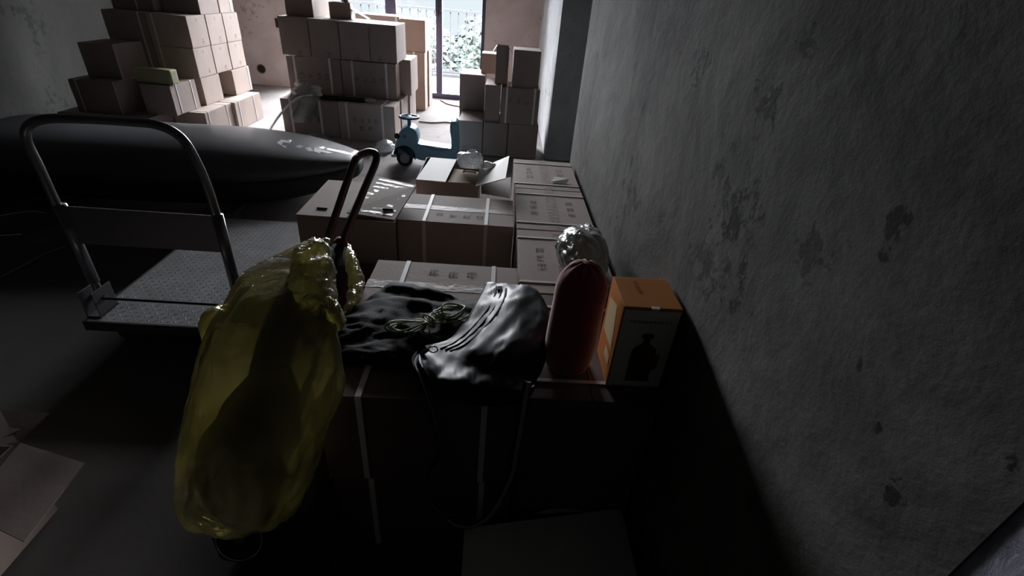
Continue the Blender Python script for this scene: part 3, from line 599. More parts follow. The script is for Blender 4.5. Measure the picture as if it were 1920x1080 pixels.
prof('backrest', [(.545, .15), (.55, .26), (.535, .36), (.545, .435), (.60, .435), (.615, .36), (.62, .22), (.615, .13), (.57, .12)], -0.10, 0.10, BLUE, 0.025, t)
for s in (-1, 1):
    bm = bmesh.new(); disc(bm, (.11, s*0.085-0.02, .076), (0, 1, 0), 0.076, 0.04, 28); wh_ = obj('wheel', bm, RUBBER, t)
    bm = bmesh.new(); disc(bm, (.11, s*0.108-0.002, .076), (0, s, 0), 0.045, 0.006, 24); obj('hub_cap', bm, HUBM, wh_)
    bm = bmesh.new(); disc(bm, (.52, s*0.08-0.015, .05), (0, 1, 0), 0.05, 0.03, 24); wh_ = obj('wheel', bm, RUBBER, t)
    bm = bmesh.new(); disc(bm, (.05+0.035*(s+1), -0.116, .285), (0, -1, 0), 0.026 if s < 0 else 0.018, 0.005, 20); obj('headlight', bm, DARKINK if s < 0 else DKBLUE, hd)
bm = bmesh.new(); tube(bm, [(.15, 0, .34), (.15, 0, .42)], 0.018, 10); obj('steering_column', bm, DKBLUE, t, True)
bm = bmesh.new(); tube(bm, [(.15+.085*math.cos(k*math.pi/14), .075*math.sin(k*math.pi/14), .435) for k in range(28)], 0.012, 8, True); bx(bm, .07, .23, -0.012, .012, .425, .44); bx(bm, .135, .165, -.07, .07, .425, .44); obj('steering_wheel', bm, DKBLUE, t, True)
bm = bmesh.new(); slab(bm, [(.26, -.07, .208), (.53, -.07, .188), (.53, .07, .188), (.26, .07, .208)], 0.006); obj('seat_glint', bm, WHITEP, t)  # white slab painting in the bright reflection on the saddle
bm = bmesh.new(); bx(bm, -0.02, 0.03, -0.1, 0.1, 0.075, 0.105, 0.01); obj('bumper', bm, WHITEP, t)

# ------------------------------------------------------------------ black roof box on two bars
t = thing('roof_box', 'glossy black car roof box with pale lettering resting on metal bars', 'roof box', (-2.35, 3.60, 0.034), 0.03)
def rb_rings(z_off=0.0, lid=True):
    rings = []
    N = 40
    for i in range(N+1):
        s = i/N; x = -1.40+2.70*s
        # half width and heights along the length, pointed at the right end
        e = min(1, s/0.10); left = math.sqrt(max(0, 1-(1-e)**2))
        r = max(0, (s-0.50)/0.50); right = 1-0.72*r**3.6
        wd = 0.50*max(0.12, left)*right
        rim = 0.20+0.04*r**2+0.03*r
        top = rim+0.01+0.215*max(0.15, left)*(1-0.86*r**2.2)
        bot = (0.0 if r <= 0 else 0.17*r**4)+0.10*(1-left)
        yc_ = 0.05*r
        ring = []
        K = 15
        if lid:
            for k in range(K+1):
                a = math.pi*k/K; cy = math.cos(a); sz = math.sin(a)
                ring.append(Vector((x, yc_+wd*math.copysign(abs(cy)**0.75, cy), rim+(top-rim)*abs(sz)**0.8)))
            ring += [Vector((x, yc_-wd*0.97, rim-0.004)), Vector((x, yc_+wd*0.97, rim-0.004))]
        else:
            for k in range(K+1):
                a = math.pi*k/K; cy = math.cos(a); sz = math.sin(a)
                ring.append(Vector((x, yc_-wd*0.985*math.copysign(abs(cy)**0.55, cy), (rim-0.006)-(rim-0.006-bot)*abs(sz)**0.55)))
        rings.append(ring)
    return rings
bm = bmesh.new(); loft(bm, rb_rings(lid=True)); bmesh.ops.recalc_face_normals(bm, faces=bm.faces); lid = obj('lid', bm, GLOSSBLACK, t, True)
bm = bmesh.new(); loft(bm, rb_rings(lid=False)); bmesh.ops.recalc_face_normals(bm, faces=bm.faces); obj('tub', bm, RUBBER, t, True)
# pale lettering lying on the lid
from mathutils.bvhtree import BVHTree
lm = lid.data; bvh = BVHTree.FromPolygons([v.co.copy() for v in lm.vertices], [list(p.vertices) for p in lm.polygons])
bpy.context.view_layer.update(); tinv = t.matrix_world.inverted()
def onlid(px, py):
    o0 = tinv @ CAM; d = (tinv.to_3x3() @ ray(px, py)).normalized()
    h = bvh.ray_cast(o0, d)
    return (h[0]+h[1]*0.002*(1 if h[1].dot(d) < 0 else -1)) if h[0] else None
LET = [[(519, 268), (528, 262), (546, 266), (544, 269), (531, 267), (528, 272), (538, 275), (535, 278)], [(553, 275), (561, 272), (570, 274), (562, 279)],
       [(571, 278), (581, 276), (588, 284), (579, 284)], [(588, 284), (590, 277), (603, 281), (625, 287), (614, 288), (602, 285), (600, 288)]]
bm = bmesh.new()
for poly in LET:
    pp = [onlid(*q) for q in poly]
    if all(p is not None for p in pp): bm.faces.new([bm.verts.new(p) for p in pp])
bmesh.ops.triangulate(bm, faces=bm.faces); obj('lettering', bm, SILVER, lid)
for xx in (-2.93, -1.87):
    q = thing('roof_bar', 'metal roof bar end showing under the roof box, %s' % ('left one behind the trolley handle' if xx < -2.5 else 'right one beside the trolley deck'), 'roof bar', (xx, 3.68, 0))
    bm = bmesh.new()
    for s in (-1, 1): bx(bm, s*0.045-0.006, s*0.045+0.006, -0.5, 0.42, 0, 0.026)
    bx(bm, -0.05, 0.05, -0.5, 0.42, 0.026, 0.032); obj('channel', bm, STEEL, q)
    boxo('end_bracket', -0.04, 0.04, -0.512, -0.502, 0.0, 0.075, CHROME, q)
    bm = bmesh.new(); disc(bm, (0, -0.513, 0.04), (0, -1, 0), 0.012, 0.004, 12); obj('bolt', bm, HOLE, q)

# ------------------------------------------------------------------ platform trolley
t = thing('platform_trolley', 'grey steel platform trolley with tread plate deck and folding tube handle', 'trolley', (-1.40, 2.26, 0))
bm = bmesh.new(); hx, hy = 0.315, 0.555; zd = 0.16
bx(bm, -hx, hx, -hy, hy, zd-0.006, zd, 0.002)
for i in range(22):
    for j in range(38):
        x = -hx+0.02+i*(2*hx-0.04)/21; y = -hy+0.02+j*(2*hy-0.04)/37
        a = 0.011; b = 0.0045; c, s = (0.707, 0.707) if (i+j) % 2 else (0.707, -0.707)
        p = [bm.verts.new((x+u*c-v*s, y+u*s+v*c, zd)) for u, v in ((-a, 0), (0, -b), (a, 0), (0, b))]; tpv = bm.verts.new((x, y, zd+0.002))
        for k in range(4): bm.faces.new((p[k], p[(k+1) % 4], tpv))
obj('deck', bm, DECK, t)
bm = bmesh.new()
for a in ((-hx-.012, hx+.012, -hy-.012, -hy, zd-.045, zd+.001), (-hx-.012, hx+.012, hy, hy+.012, zd-.045, zd+.001), (-hx-.012, -hx, -hy, hy, zd-.045, zd+.001), (hx, hx+.012, -hy, hy, zd-.045, zd+.001)): bx(bm, *a, 0.003)
obj('deck_rim', bm, RUBBER, t)
for sx in (-1, 1):
    for sy in (-1, 1):
        bm = bmesh.new(); disc(bm, (sx*0.24-0.014, sy*0.45, 0.052), (1, 0, 0), 0.05, 0.028, 22); wl = obj('wheel', bm, RUBBER, t)
        bm = bmesh.new(); bx(bm, sx*0.24-0.024, sx*0.24-0.018, sy*0.45-0.02, sy*0.45+0.02, 0.04, 0.115); bx(bm, sx*0.24+0.018, sx*0.24+0.024, sy*0.45-0.02, sy*0.45+0.02, 0.04, 0.115); bx(bm, sx*0.24-0.03, sx*0.24+0.03, sy*0.45-0.03, sy*0.45+0.03, 0.107, 0.116)
        obj('caster_fork', bm, STEEL, wl)
YH = 1.80-2.26; OX = 1.40
hp = [(-1.700, 0.20), (-1.70, 0.45), (-1.712, 0.62), (-1.715, 0.80), (-1.718, 0.90), (-1.69, 0.955), (-1.62, 0.985), (-1.50, 0.995), (-1.32, 0.998), (-1.22, 0.992), (-1.155, 0.955), (-1.125, 0.88), (-1.105, 0.76), (-1.10, 0.62), (-1.098, 0.45), (-1.095, 0.20)]
bm = bmesh.new(); tube(bm, catmull([(a+OX, YH, b) for a, b in hp], 5), 0.0165, 12, up=(0, 1, 0)); obj('handle', bm, STEEL, t, True)
for x in (-1.70, -1.098):
    bm = bmesh.new(); tube(bm, [(x+OX, YH, 0.30), (x+OX, YH, 0.655)], 0.022, 12); obj('handle_sleeve', bm, STEEL, t, True)
bm = bmesh.new(); bx(bm, -1.695+OX, -1.10+OX, YH-0.006, YH+0.006, 0.485, 0.648, 0.003); obj('cross_panel', bm, PANEL, t)
for x in (-1.70, -1.095):
    bm = bmesh.new()
    bx(bm, x+OX-0.03, x+OX-0.025, YH-0.07, YH+0.04, zd, zd+0.12, 0.002); bx(bm, x+OX+0.025, x+OX+0.03, YH-0.07, YH+0.04, zd, zd+0.12, 0.002); bx(bm, x+OX-0.03, x+OX+0.03, YH-0.07, YH+0.04, zd, zd+0.005)
    br = obj('hinge_bracket', bm, PANEL, t)
    bm = bmesh.new(); disc(bm, (x+OX-0.036, YH-0.01, zd+0.07), (1, 0, 0), 0.012, 0.072, 12); obj('pivot_bolt', bm, STEEL, br)
bm = bmesh.new(); tube(bm, [(-1.70+OX, YH-0.03, 0.235), (-1.095+OX, YH-0.03, 0.235)], 0.006, 8); obj('cross_rod', bm, RUBBER, t, True)

# ------------------------------------------------------------------ wheeled trolley inside the yellow bag
t = thing('wheeled_carrier', 'dark wheeled carrier with a bent tube handle standing inside the yellow bag', 'hand cart', (-0.56, 0.86, 0)); L0 = t.location.copy()
bm = bmesh.new(); bx(bm, -0.17, 0.13, -0.09, 0.10, 0.03, 0.255, 0.03); obj('base_housing', bm, RUBBER, t, True)
rc = ay(450, 1010, 0.752); nr = Vector((0.05, -0.92, 0.42)).normalized(); u = nr.orthogonal().normalized(); v = nr.cross(u)
bm = bmesh.new(); disc(bm, rc-L0+nr*0.002-nr*0.03, nr, 0.056, 0.03, 30); wl = obj('wheel', bm, RUBBER, t)
bm = bmesh.new(); tube(bm, [rc-L0+nr*0.006+(u*math.cos(k*math.pi/20)+v*math.sin(k*math.pi/20))*0.059 for k in range(40)], 0.0016, 8, True); obj('chrome_rim', bm, CHROME, wl, True)
bm = bmesh.new(); disc(bm, rc-L0, nr, 0.014, 0.007, 16); obj('hub', bm, PANEL, wl)
def skinny(bm, P, r, seg=12): tube(bm, catmull([Vector(p) for p in P], 5), r, seg)
Tp = [ay(605, 475, 1.32), ay(570, 530, 1.16), ay(535, 600, 1.00), ay(510, 680, 0.88), ay(490, 780, 0.82), ay(470, 920, 0.84)]
bm = bmesh.new(); n = 5*5+1
tube(bm, catmull([p-L0 for p in Tp], 5), [0.045-0.012*abs(k/25-0.5) for k in range(26)], 12); obj('shaft', bm, RUBBER, t, True)
h1 = [az(606, 478, .70), az(612, 455, .745), az(640, 372, .88), az(662, 310, .975)]; h2 = [az(632, 500, .70), az(642, 455, .745), az(680, 362, .89), az(706, 298, .985)]
cap = [az(672, 293, .99), az(694, 285, .997)]
bm = bmesh.new(); tube(bm, catmull([p-L0 for p in h1+cap+h2[::-1]], 6), 0.0125, 12); obj('tube_handle', bm, TUBE, t, True)
bm = bmesh.new(); tube(bm, [az(640, 452, .745)-L0, az(625, 500, .69)-L0, az(622, 555, .66)-L0], [0.022, 0.032, 0.026], 12); g_ = obj('grip', bm, RUBBER, t, True)
bm = bmesh.new(); tube(bm, [az(641, 448, .752)-L0, az(637, 462, .735)-L0], [0.018, 0.0245], 12); obj('red_collar', bm, REDBOX, g_, True)
# ------------------------------------------------------------------ the yellow bag
rows = [  # py, left px, right px, distance Y, depth radius
 (966, 375, 548, 0.74, 0.035), (955, 352, 560, 0.735, 0.075), (932, 338, 572, 0.735, 0.10), (890, 333, 588, 0.735, 0.115), (840, 336, 604, 0.74, 0.115), (790, 342, 622, 0.757, 0.11), (740, 350, 641, 0.79, 0.105),
 (690, 366, 640, 0.84, 0.10), (640, 383, 630, 0.90, 0.11), (600, 400, 612, 0.965, 0.11), (560, 425, 606, 1.035, 0.105), (525, 452, 608, 1.10, 0.095), (500, 480, 612, 1.17, 0.085), (478, 525, 618, 1.24, 0.07), (462, 556, 616, 1.29, 0.05), (454, 572, 606, 1.31, 0.03)]
def interp_rows(rows, n):
    P = [Vector((r[0], r[1], r[2])) for r in rows]; Q = [Vector((r[3], r[4], 0)) for r in rows]
    return list(zip(catmull(P, n), catmull(Q, n)))
rings = []
RR = interp_rows(rows, 7)
for idx, (P, Q) in enumerate(RR):
    a = ay(P.y, P.x, Q.x); b = ay(P.z, P.x, Q.x); c = (a+b)/2; hv = (b-a)/2; dv = Vector((0, Q.y, 0.0)); ring = []
    s = idx/len(RR)
    for k in range(96):
        th = 2*math.pi*k/96; d = hv*math.cos(th)-dv*math.sin(th); p = c+d
        # long soft folds that gather towards the neck, plus sharper creases
        fold = 0.006*math.sin(th*5+s*5+1)*(0.4+s)+0.008*s*math.sin(th*12-s*7)
        q = Vector((math.cos(th)*2.0+s*1.5, math.sin(th)*2.0, s*4.0))
        cre = 0.016*(0.15-abs(noise.noise(q)))+0.009*(0.15-abs(noise.noise(q*2.3+Vector((7, 0, 0)))))
        cre2 = 0.006*abs(noise.noise(Vector((p.x*20, p.y*20, p.z*14)))*1.0)+0.003*abs(noise.noise(Vector((p.x*45, p.y*45, p.z*30))))
        ring.append(p+d.normalized()*(fold+cre-cre2))
    rings.append(ring)
bm = bmesh.new(); loft(bm, rings)
bmesh.ops.recalc_face_normals(bm, faces=bm.faces)
yb = obj('yellow_plastic_bag', bm, YFILM, None, True); tag(yb, 'large translucent yellow plastic bag pulled over the wheeled carrier', 'bag')
FILLING = mat('olive_filling', (0.30, 0.28, 0.14), 0.85, noise_scale=7, noise_amt=0.5)  # added filling for murky contents, holding back light through the lower bag
rings = []; q0 = 950
for P, Q in [q for q in RR if 690 < q[0].x < 950]:
    a = ay(P.y, P.x, Q.x); b = ay(P.z, P.x, Q.x); c = (a+b)/2; e_ = min(1.0, (q0-P.x)/60 if P.x > q0-60 else (P.x-690)/130); hv = (b-a)*0.5*0.66*math.sqrt(max(e_, 0.02)); ring = []
    for k in range(40):
        th = 2*math.pi*k/40; p = c-L0+hv*math.cos(th)-Vector((0, Q.y*0.7, 0))*math.sin(th)
        ring.append(p*(1.0)+Vector((0, 0, 0.012*noise.noise(p*14))) - hv*0.14*abs(noise.noise(p*11)))
    rings.append(ring)
bm = bmesh.new(); loft(bm, rings); bmesh.ops.recalc_face_normals(bm, faces=bm.faces); obj('bag_filling', bm, FILLING, t, True)
def crumple_part(name, P, R, m, parent, seed, amp=0.012, seg=26):
    bm = bmesh.new(); pts = catmull(P, 8); n = len(pts); rr = [r.x for r in catmull([Vector((q, 0, 0)) for q in R], 8)]
    tube(bm, pts, rr, seg)
    bm.normal_update()
    for v in bm.verts:
        q = v.co*24+Vector((seed, 0, 0)); v.co += v.normal*(amp*noise.noise(q)+amp*1.1*(0.4-abs(noise.noise(q*2.1)))+amp*0.6*(0.4-abs(noise.noise(q*4.5))))
    return obj(name, bm, m, parent, True)
kn = crumple_part('gathered_neck', [ay(598, 458, 1.215), ay(588, 490, 1.17), ay(585, 530, 1.10), ay(590, 570, 1.03), ay(600, 598, 0.985)], [0.020, 0.050, 0.054, 0.046, 0.018], YCRINK, yb, 3.0, 0.012, 48)
crumple_part('loose_tail', [az(652, 462, .70), az(660, 490, .68), az(668, 530, .65), az(660, 565, .64), az(645, 592, .642)], [0.010, 0.018, 0.022, 0.016, 0.008], YCRINK, yb, 11.0, 0.008)
crumple_part('bag_fold', [ay(388, 640, 0.98), ay(400, 605, 1.03), ay(425, 575, 1.1)], [0.01, 0.03, 0.015], YFILM, yb, 21.0, 0.006)

# ------------------------------------------------------------------ black cloth bag with zipper
def patch(name, rows, m, parent, zfloor=None, amp=0.004, nsc=12, ns=10, seed=0.0, thick=0.004, fr_=(1, 0.6, 0)):
    """surface through a grid of world points, thickened"""
    G = [catmull(r, ns) for r in rows]; nC = len(G[0]); cols = [catmull([g[j] for g in G], ns) for j in range(nC)]
    bm = bmesh.new(); V = [[bm.verts.new(cols[j][i]) for j in range(nC)] for i in range(len(cols[0]))]
    for i in range(len(V)-1):
        for j in range(nC-1): bm.faces.new((V[i][j], V[i][j+1], V[i+1][j+1], V[i+1][j]))
    bm.normal_update()
    for v in bm.verts:
        q = Vector((v.co.x*nsc*fr_[0]+v.co.y*nsc*fr_[2]+seed, v.co.y*nsc*fr_[1]-v.co.x*nsc*fr_[2]*0.5, v.co.z*nsc)); v.co.z += amp*(noise.noise(q)+0.9*(0.35-abs(noise.noise(q*1.7)))+0.4*(0.3-abs(noise.noise(q*3.9))))
        if zfloor is not None and v.co.z < zfloor and v.co.y > 0.86: v.co.z = zfloor
    bmesh.ops.recalc_face_normals(bm, faces=bm.faces)
    o = obj(name, bm, m, parent, True); s = o.modifiers.new('thickness', 'SOLIDIFY'); s.thickness = thick; s.offset = 0
    return o
BL = thing('black_bag', 'black cloth bag with a long zipper slumped over the near carton', 'bag', (-0.05, 1.0, 0.632)); Lb = BL.location.copy()
def Z(px, py, z): return az(px, py, z)-Lb
def Yc(px, py, y): return ay(px, py, y)-Lb
# flat lying part
fr = [[Z(640, 588, .638), Z(690, 560, .640), Z(738, 531, .641), Z(780, 534, .641), Z(832, 552, .641), Z(915, 572, .640)],
      [Z(620, 612, .638), Z(680, 590, .650), Z(745, 560, .652), Z(800, 568, .650), Z(850, 580, .650), Z(920, 596, .65)],
      [Z(622, 640, .638), Z(685, 625, .654), Z(745, 610, .656), Z(800, 612, .655), Z(850, 615, .655), Z(920, 630, .65)],
      [Z(636, 668, .636), Z(690, 655, .650), Z(745, 650, .656), Z(790, 655, .656), Z(840, 655, .655), Z(910, 665, .65)],
      [Z(648, 684, .636), Z(695, 688, .638), Z(745, 692, .642), Z(790, 694, .645), Z(850, 690, .645), Z(900, 700, .64)]]
patch('flat_panel', fr, BLACKCLOTH, BL, 0.004, amp=0.013, nsc=13, seed=4, fr_=(0.5, 1.3, 0.5))
# puffed shiny part, draped over the front edge
pr = [[Z(912, 533, .672), Z(945, 532, .688), Z(985, 537, .688), Z(1012, 550, .672), Z(1027, 580, .642)],
      [Z(896, 565, .668), Z(935, 570, .702), Z(985, 575, .712), Z(1020, 592, .690), Z(1031, 620, .642)],
      [Z(872, 605, .668), Z(915, 615, .708), Z(970, 620, .722), Z(1014, 638, .690), Z(1028, 655, .642)],
      [Z(836, 640, .672), Z(885, 655, .704), Z(950, 665, .718), Z(1000, 680, .686), Z(1017, 690, .642)],
      [Z(790, 650, .672), Z(845, 678, .692), Z(930, 700, .70), Z(985, 708, .675), Z(1006, 712, .642)],
      [Yc(785, 672, .915), Yc(835, 712, .86), Yc(915, 735, .84), Yc(978, 735, .84), Yc(1003, 725, .86)],
      [Yc(792, 690, .858), Yc(835, 745, .845), Yc(905, 765, .843), Yc(965, 760, .845), Yc(995, 740, .852)]]
pz = patch('zipped_body', pr, LEATHER, BL, None, amp=0.011, nsc=9, seed=1.5, fr_=(1.5, 0.5, -0.7))
pzm = pz.data; bvh2 = BVHTree.FromPolygons([v.co.copy() for v in pzm.vertices], [list(p.vertices) for p in pzm.polygons])
def onbag(px, py, off=0.005):
    o0 = CAM-Lb; d = ray(px, py).normalized(); h = bvh2.ray_cast(o0, d)
    if h[0] is None: return Z(px, py, .72)
    return h[0]-d*off
zp = [(940, 538), (937, 556), (925, 580), (908, 602), (886, 625), (860, 645), (835, 656)]
for k, off in enumerate((-9, 9)):
    bm = bmesh.new(); tube(bm, catmull([onbag(a+off, b+(3 if off > 0 else -2)) for a, b in zp], 5), 0.0035, 6, flat=0.0018); obj('zipper_tape', bm, BLACKCLOTH, pz, True)
bm = bmesh.new(); tube(bm, catmull([onbag(a, b, 0.006) for a, b in zp], 5), 0.0022, 6); obj('zipper_teeth', bm, HOLE, pz, True)
bm = bmesh.new(); p = onbag(937, 541, 0.010); bx(bm, p.x-0.008, p.x+0.008, p.y-0.010, p.y+0.012, p.z-0.002, p.z+0.003, 0.001); obj('zipper_pull', bm, CHROME, pz)
patch('loose_corner', [[ay(598, 566, 1.00), ay(612, 556, 1.01), ay(626, 560, 1.02), ay(636, 572, 1.03)], [ay(600, 585, .985), ay(616, 578, .975), ay(634, 580, .985), ay(645, 590, 1.02)],
      [ay(604, 606, .975), ay(620, 602, .965), ay(638, 600, .975), ay(650, 602, 1.03)], [ay(616, 626, .97), ay(626, 618, .965), ay(638, 612, .98), ay(648, 608, 1.03)]], YCRINK, yb, None, amp=0.02, nsc=34, seed=2, thick=0.0015)
# straps hanging down in front
def ribbon(name, P, m, parent, wd=0.011, th=0.0016, edge=True):
    bm = bmesh.new(); pts = catmull(P, 6); tube(bm, pts, wd, 8, flat=th, up=(0, 1, 0)); o = obj(name, bm, m, parent)
    if edge:
        bm = bmesh.new(); tube(bm, [p+Vector((wd*0.2, -0.0028, 0)) for p in pts], wd*0.5, 6, flat=th, up=(0, 1, 0)); obj('edging', bm, WEB, o)
    return o
EDGEM = STRAP
ribbon('shoulder_strap', [Z(800, 652, .71), Z(786, 664, .69), Yc(777, 680, .90), Yc(784, 700, .855), Yc(800, 745, .838), Yc(815, 795, .838), Yc(823, 835, .838), Yc(822, 858, .835), Yc(805, 885, .832), Yc(800, 915, .832), Yc(808, 945, .832), Yc(838, 968, .83)], BLACKCLOTH, BL)
ribbon('shoulder_strap', [Yc(990, 715, .84), Yc(983, 750, .835), Yc(975, 800, .832), Yc(966, 850, .83), Yc(960, 885, .828), Yc(940, 930, .82), Yc(915, 968, .81), Yc(885, 986, .80), Yc(858, 985, .80), Yc(836, 972, .81)], BLACKCLOTH, BL)
bm = bmesh.new(); p = Yc(838, 970, .815); bx(bm, p.x-0.022, p.x+0.022, p.y-0.004, p.y+0.004, p.z-0.018, p.z+0.018, 0.002); obj('buckle', bm, PANEL, BL)
bm = bmesh.new(); pp = Z(812, 655, .715); tube(bm, [pp+Vector((0.012*math.cos(k*math.pi/6), 0, 0.010*math.sin(k*math.pi/6))) for k in range(12)], 0.002, 6, True, up=(0, 1, 0)); obj('strap_ring', bm, CHROME, BL, True)
# green cord
t = bmesh.new()
cz = lambda px, py, z=.67: az(px, py, z)
def loop(c, rx, ry, ang, z, n=28, wob=0.1, seed=0):
    c = cz(*c, z); out = []
    for k in range(n):
        a = 2*math.pi*k/n; x = rx*math.cos(a)*(1+wob*noise.noise(Vector((a, seed, 0)))); y = ry*math.sin(a)*(1+wob*noise.noise(Vector((a, 5+seed, 0))))
        out.append(Vector((c.x+x*math.cos(ang)-y*math.sin(ang), c.y+x*math.sin(ang)+y*math.cos(ang), c.z+0.006*math.sin(a*2+seed))))
    return out
for i in range(4): tube(t, loop((768-i*2, 612-i), 0.045+0.004*i, 0.030-0.003*i, 0.3, .668+0.005*i, seed=i), 0.0026, 7, True)
for i in range(4): tube(t, loop((838+i*4, 588-i*3), 0.052-0.005*i, 0.026+0.004*(i % 2), 0.35+0.12*i, .668+0.005*i, seed=i+7), 0.0026, 7, True)
for k in range(3): tube(t, loop((800+k*4, 601), 0.008, 0.026, 0.5, .678, seed=k), 0.003, 7, True)
tube(t, catmull([cz(800, 602, .675), cz(830, 606, .672), cz(862, 600, .67), cz(884, 588, .668)], 5), 0.0026, 7)
tube(t, catmull([cz(795, 610, .673), cz(788, 622, .67), cz(800, 628, .668), cz(806, 620, .668)], 5), 0.0026, 7)
tag(obj('coiled_cord', t, CORD, None, True), 'pale green cord tied in a bundle on the flat black cloth', 'cord')

# ------------------------------------------------------------------ red bolster, wrapped bundle, orange box
bm = bmesh.new(); rings = []; R_ = 0.068
c0 = Vector((0.232, 1.035, 0.632))
for i in range(40):
    s = i/39; z = s*0.318
    r = R_*(1-max(0, (0.09-z)/0.09)**2*0.12) if z < 0.09 else (R_ if z < 0.23 else R_*math.sqrt(max(0.0, 1-((z-0.23)/0.089)**2)))
    r *= 1.0+0.02*math.sin(s*7)
    ring = []
    for k in range(40):
        a = 2*math.pi*k/40; p = Vector((r*math.cos(a), r*0.98*math.sin(a), z))
        if z > 0.25: p += Vector((0, 0, 0.003*math.sin(a*9)*(z-0.25)/0.06))
        ring.append(p)
    rings.append(ring)
loft(bm, rings); bmesh.ops.recalc_face_normals(bm, faces=bm.faces)
o = obj('red_bolster', bm, RED, None, True); o.location = c0; o.rotation_euler = (0.0, 0.02, 0); tag(o, 'dark red velvety round ended bolster standing beside the orange box', 'cushion')
for k in range(3):
    bm = bmesh.new(); a0 = Vector((-0.022+0.004*k, -0.030-0.008*k, 0.303-0.006*k)); tube(bm, catmull([a0, a0+Vector((0.02, -0.006, 0.001)), a0+Vector((0.042-0.006*k, 0.001, -0.003))], 5), 0.0016, 6); obj('seam_pucker', bm, RED, o, True)
cb = az(1090, 500, .70)
crumple('wrapped_bundle', 'grey bundle in shiny clear wrap behind the red bolster', 'bundle', (0.345, 1.60, 0.632), (0.095, 0.165, 0.085), GFILM, 12.0, 0.16, 5, 0.8)
t = thing('orange_box', 'orange topped product box with a bottle picture leaning near the wall', 'box', (0.399, 1.02, 0.632), 0.0); hx, hy, hz = 0.072, 0.072, 0.252
boxo('body', -hx, hx, -hy, hy, 0, hz, ORANGE, t, 0.002)
bm = bmesh.new(); slab(bm, [(-hx+0.004, -hy-0.0005, 0.004), (hx-0.003, -hy-0.0005, 0.004), (hx-0.003, -hy-0.0005, hz-0.008), (-hx+0.004, -hy-0.0005, hz-0.008)], 0.0012)
for v in bm.verts: v.co.y = min(v.co.y, -hy) - 0.0006
fp = obj('front_panel', bm, WHITEPR, t)
Yf = -hy-0.0030
bm = bmesh.new()
bprof = [(0.030, 0.03), (0.032, 0.10), (0.030, 0.128), (0.018, 0.140), (0.009, 0.146), (0.008, 0.160), (0.015, 0.166), (0.015, 0.176), (0, 0.178)]
L_ = [(-a+0.004, b) for a, b in bprof]+[(a+0.004, b) for a, b in bprof[::-1]][1:]
bm.faces.new([bm.verts.new((a, Yf, b)) for a, b in L_]); quad(bm, [(0.036, Yf, .06), (0.046, Yf, .07), (0.046, Yf, .12), (0.036, Yf, .11)]); quad(bm, [(-0.028, Yf, .022), (0.036, Yf, .022), (0.034, Yf, .03), (-0.026, Yf, .03)])
obj('bottle_picture', bm, BROWNPR, fp)
bm = bmesh.new(); rg = random.Random(5)
for k in range(11): glyph_strokes(bm, -0.048+k*0.0098, 0.212, 0.0085, lambda a, b: (a, Yf, b), rg)
obj('heading', bm, BROWNPR, fp)
bm = bmesh.new(); e = -hx-0.0008
quad(bm, [(e, -0.05, .10), (e, 0.05, .10), (e, 0.055, .20), (e, -0.02, .22)]); quad(bm, [(e, -0.05, .05), (e, 0.0, .05), (e, 0.0, .08), (e, -0.05, .08)]); obj('side_print', bm, PALEPR, t)
bm = bmesh.new(); rg = random.Random(8)
for k in range(3): glyph_strokes(bm, -0.018, 0.045-k*0.022, 0.018, lambda a, b: (a, b, hz+0.0008), rg)
obj('top_print', bm, mat('rust_print', (0.35, 0.11, 0.02), 0.5), t)
bm = bmesh.new(); bx(bm, -0.006, 0.012, -hy-0.0045, -hy-0.0035, hz-0.010, hz); bx(bm, -0.006, 0.014, -hy-0.0045, -hy+0.006, hz, hz+0.001); obj('sealing_tape', bm, WHITEP, t)

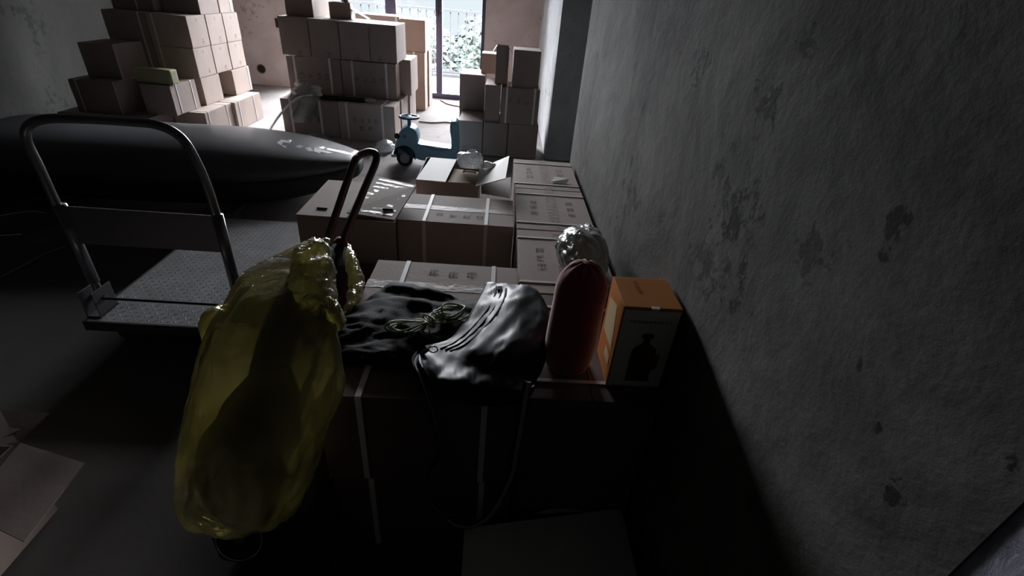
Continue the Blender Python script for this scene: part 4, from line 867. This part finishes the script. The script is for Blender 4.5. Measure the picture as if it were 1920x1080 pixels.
# ------------------------------------------------------------------ front right: flat box with white board
o = carton('flat dark carton at the foot of the near stack, under the white board', -0.015, 0.44, 0.36, 0.82, 0, 0.175, flaps=False, name='flat_carton')
bm = bmesh.new(); slab(bm, [az(871, 990, .185), az(1165, 953, .185), Vector((0.452, 0.34, .185)), Vector((-0.022, 0.34, .185))], 0.008); tag(obj('white_board', bm, BOARD), 'white board lying on the flat carton at the bottom edge', 'board')
bm = bmesh.new(); slab(bm, [az(1000, 964, .177), az(1150, 955, .177), az(1147, 940, .181), az(1040, 950, .178)], 0.001)
tag(obj('paper_sheet', bm, BOARD), 'thin pale sheet poking out behind the white board', 'paper')

# ------------------------------------------------------------------ left foreground open carton
t = thing('open_carton', 'open brown carton with spread flaps at the lower left corner', 'box', (-1.60, 0.68, 0)); L0 = t.location.copy()
bm = bmesh.new(); x0, x1, y0, y1, Zt = -0.28, 0.285, -0.28, 0.26, 0.30
for a in ((x0, x1, y0, y1, 0, 0.005), (x0, x1, y0, y0+0.005, 0.005, Zt), (x0, x1, y1-0.005, y1, 0.005, Zt), (x0, x0+0.005, y0+0.005, y1-0.005, 0.005, Zt), (x1-0.005, x1, y0+0.005, y1-0.005, 0.005, Zt)): bx(bm, *a)
obj('body', bm, KRAFT2, t)
for P, lb in (([az(0, 768, .305), az(93, 774, .315), az(32, 828, .30), az(-60, 850, .30)], 'back flap'), ([az(38, 830, .303), az(158, 868, .285), az(45, 1015, .285), az(-70, 960, .303)], 'right flap')):
    bm = bmesh.new(); slab(bm, [p-L0 for p in P], 0.005); obj('flap', bm, KRAFT, t)
# floor litter at the left
bm = bmesh.new(); tube(bm, catmull([az(-20, 408, .008), az(25, 400, .008), az(60, 396, .012), az(86, 399, .008)], 6), 0.006, 6, flat=0.003); tag(obj('plastic_strip', bm, STRAP, None, True), 'thin pale plastic strip on the floor left of the trolley handle', 'strip')
bm = bmesh.new(); tube(bm, catmull([az(-20, 443, .006), az(15, 441, .006), az(40, 439, .006)], 6), 0.005, 6, flat=0.003); tag(obj('plastic_strip', bm, STRAP, None, True), 'short pale plastic strip at the left edge nearer the camera', 'strip')
bm = bmesh.new(); tube(bm, catmull([az(0, 520, .008), az(40, 500, .008), az(80, 478, .008), az(120, 463, .008)], 6), 0.012, 6, flat=0.004); tag(obj('dark_cord', bm, INK, None, True), 'dark cord on the floor left of the trolley', 'cord')
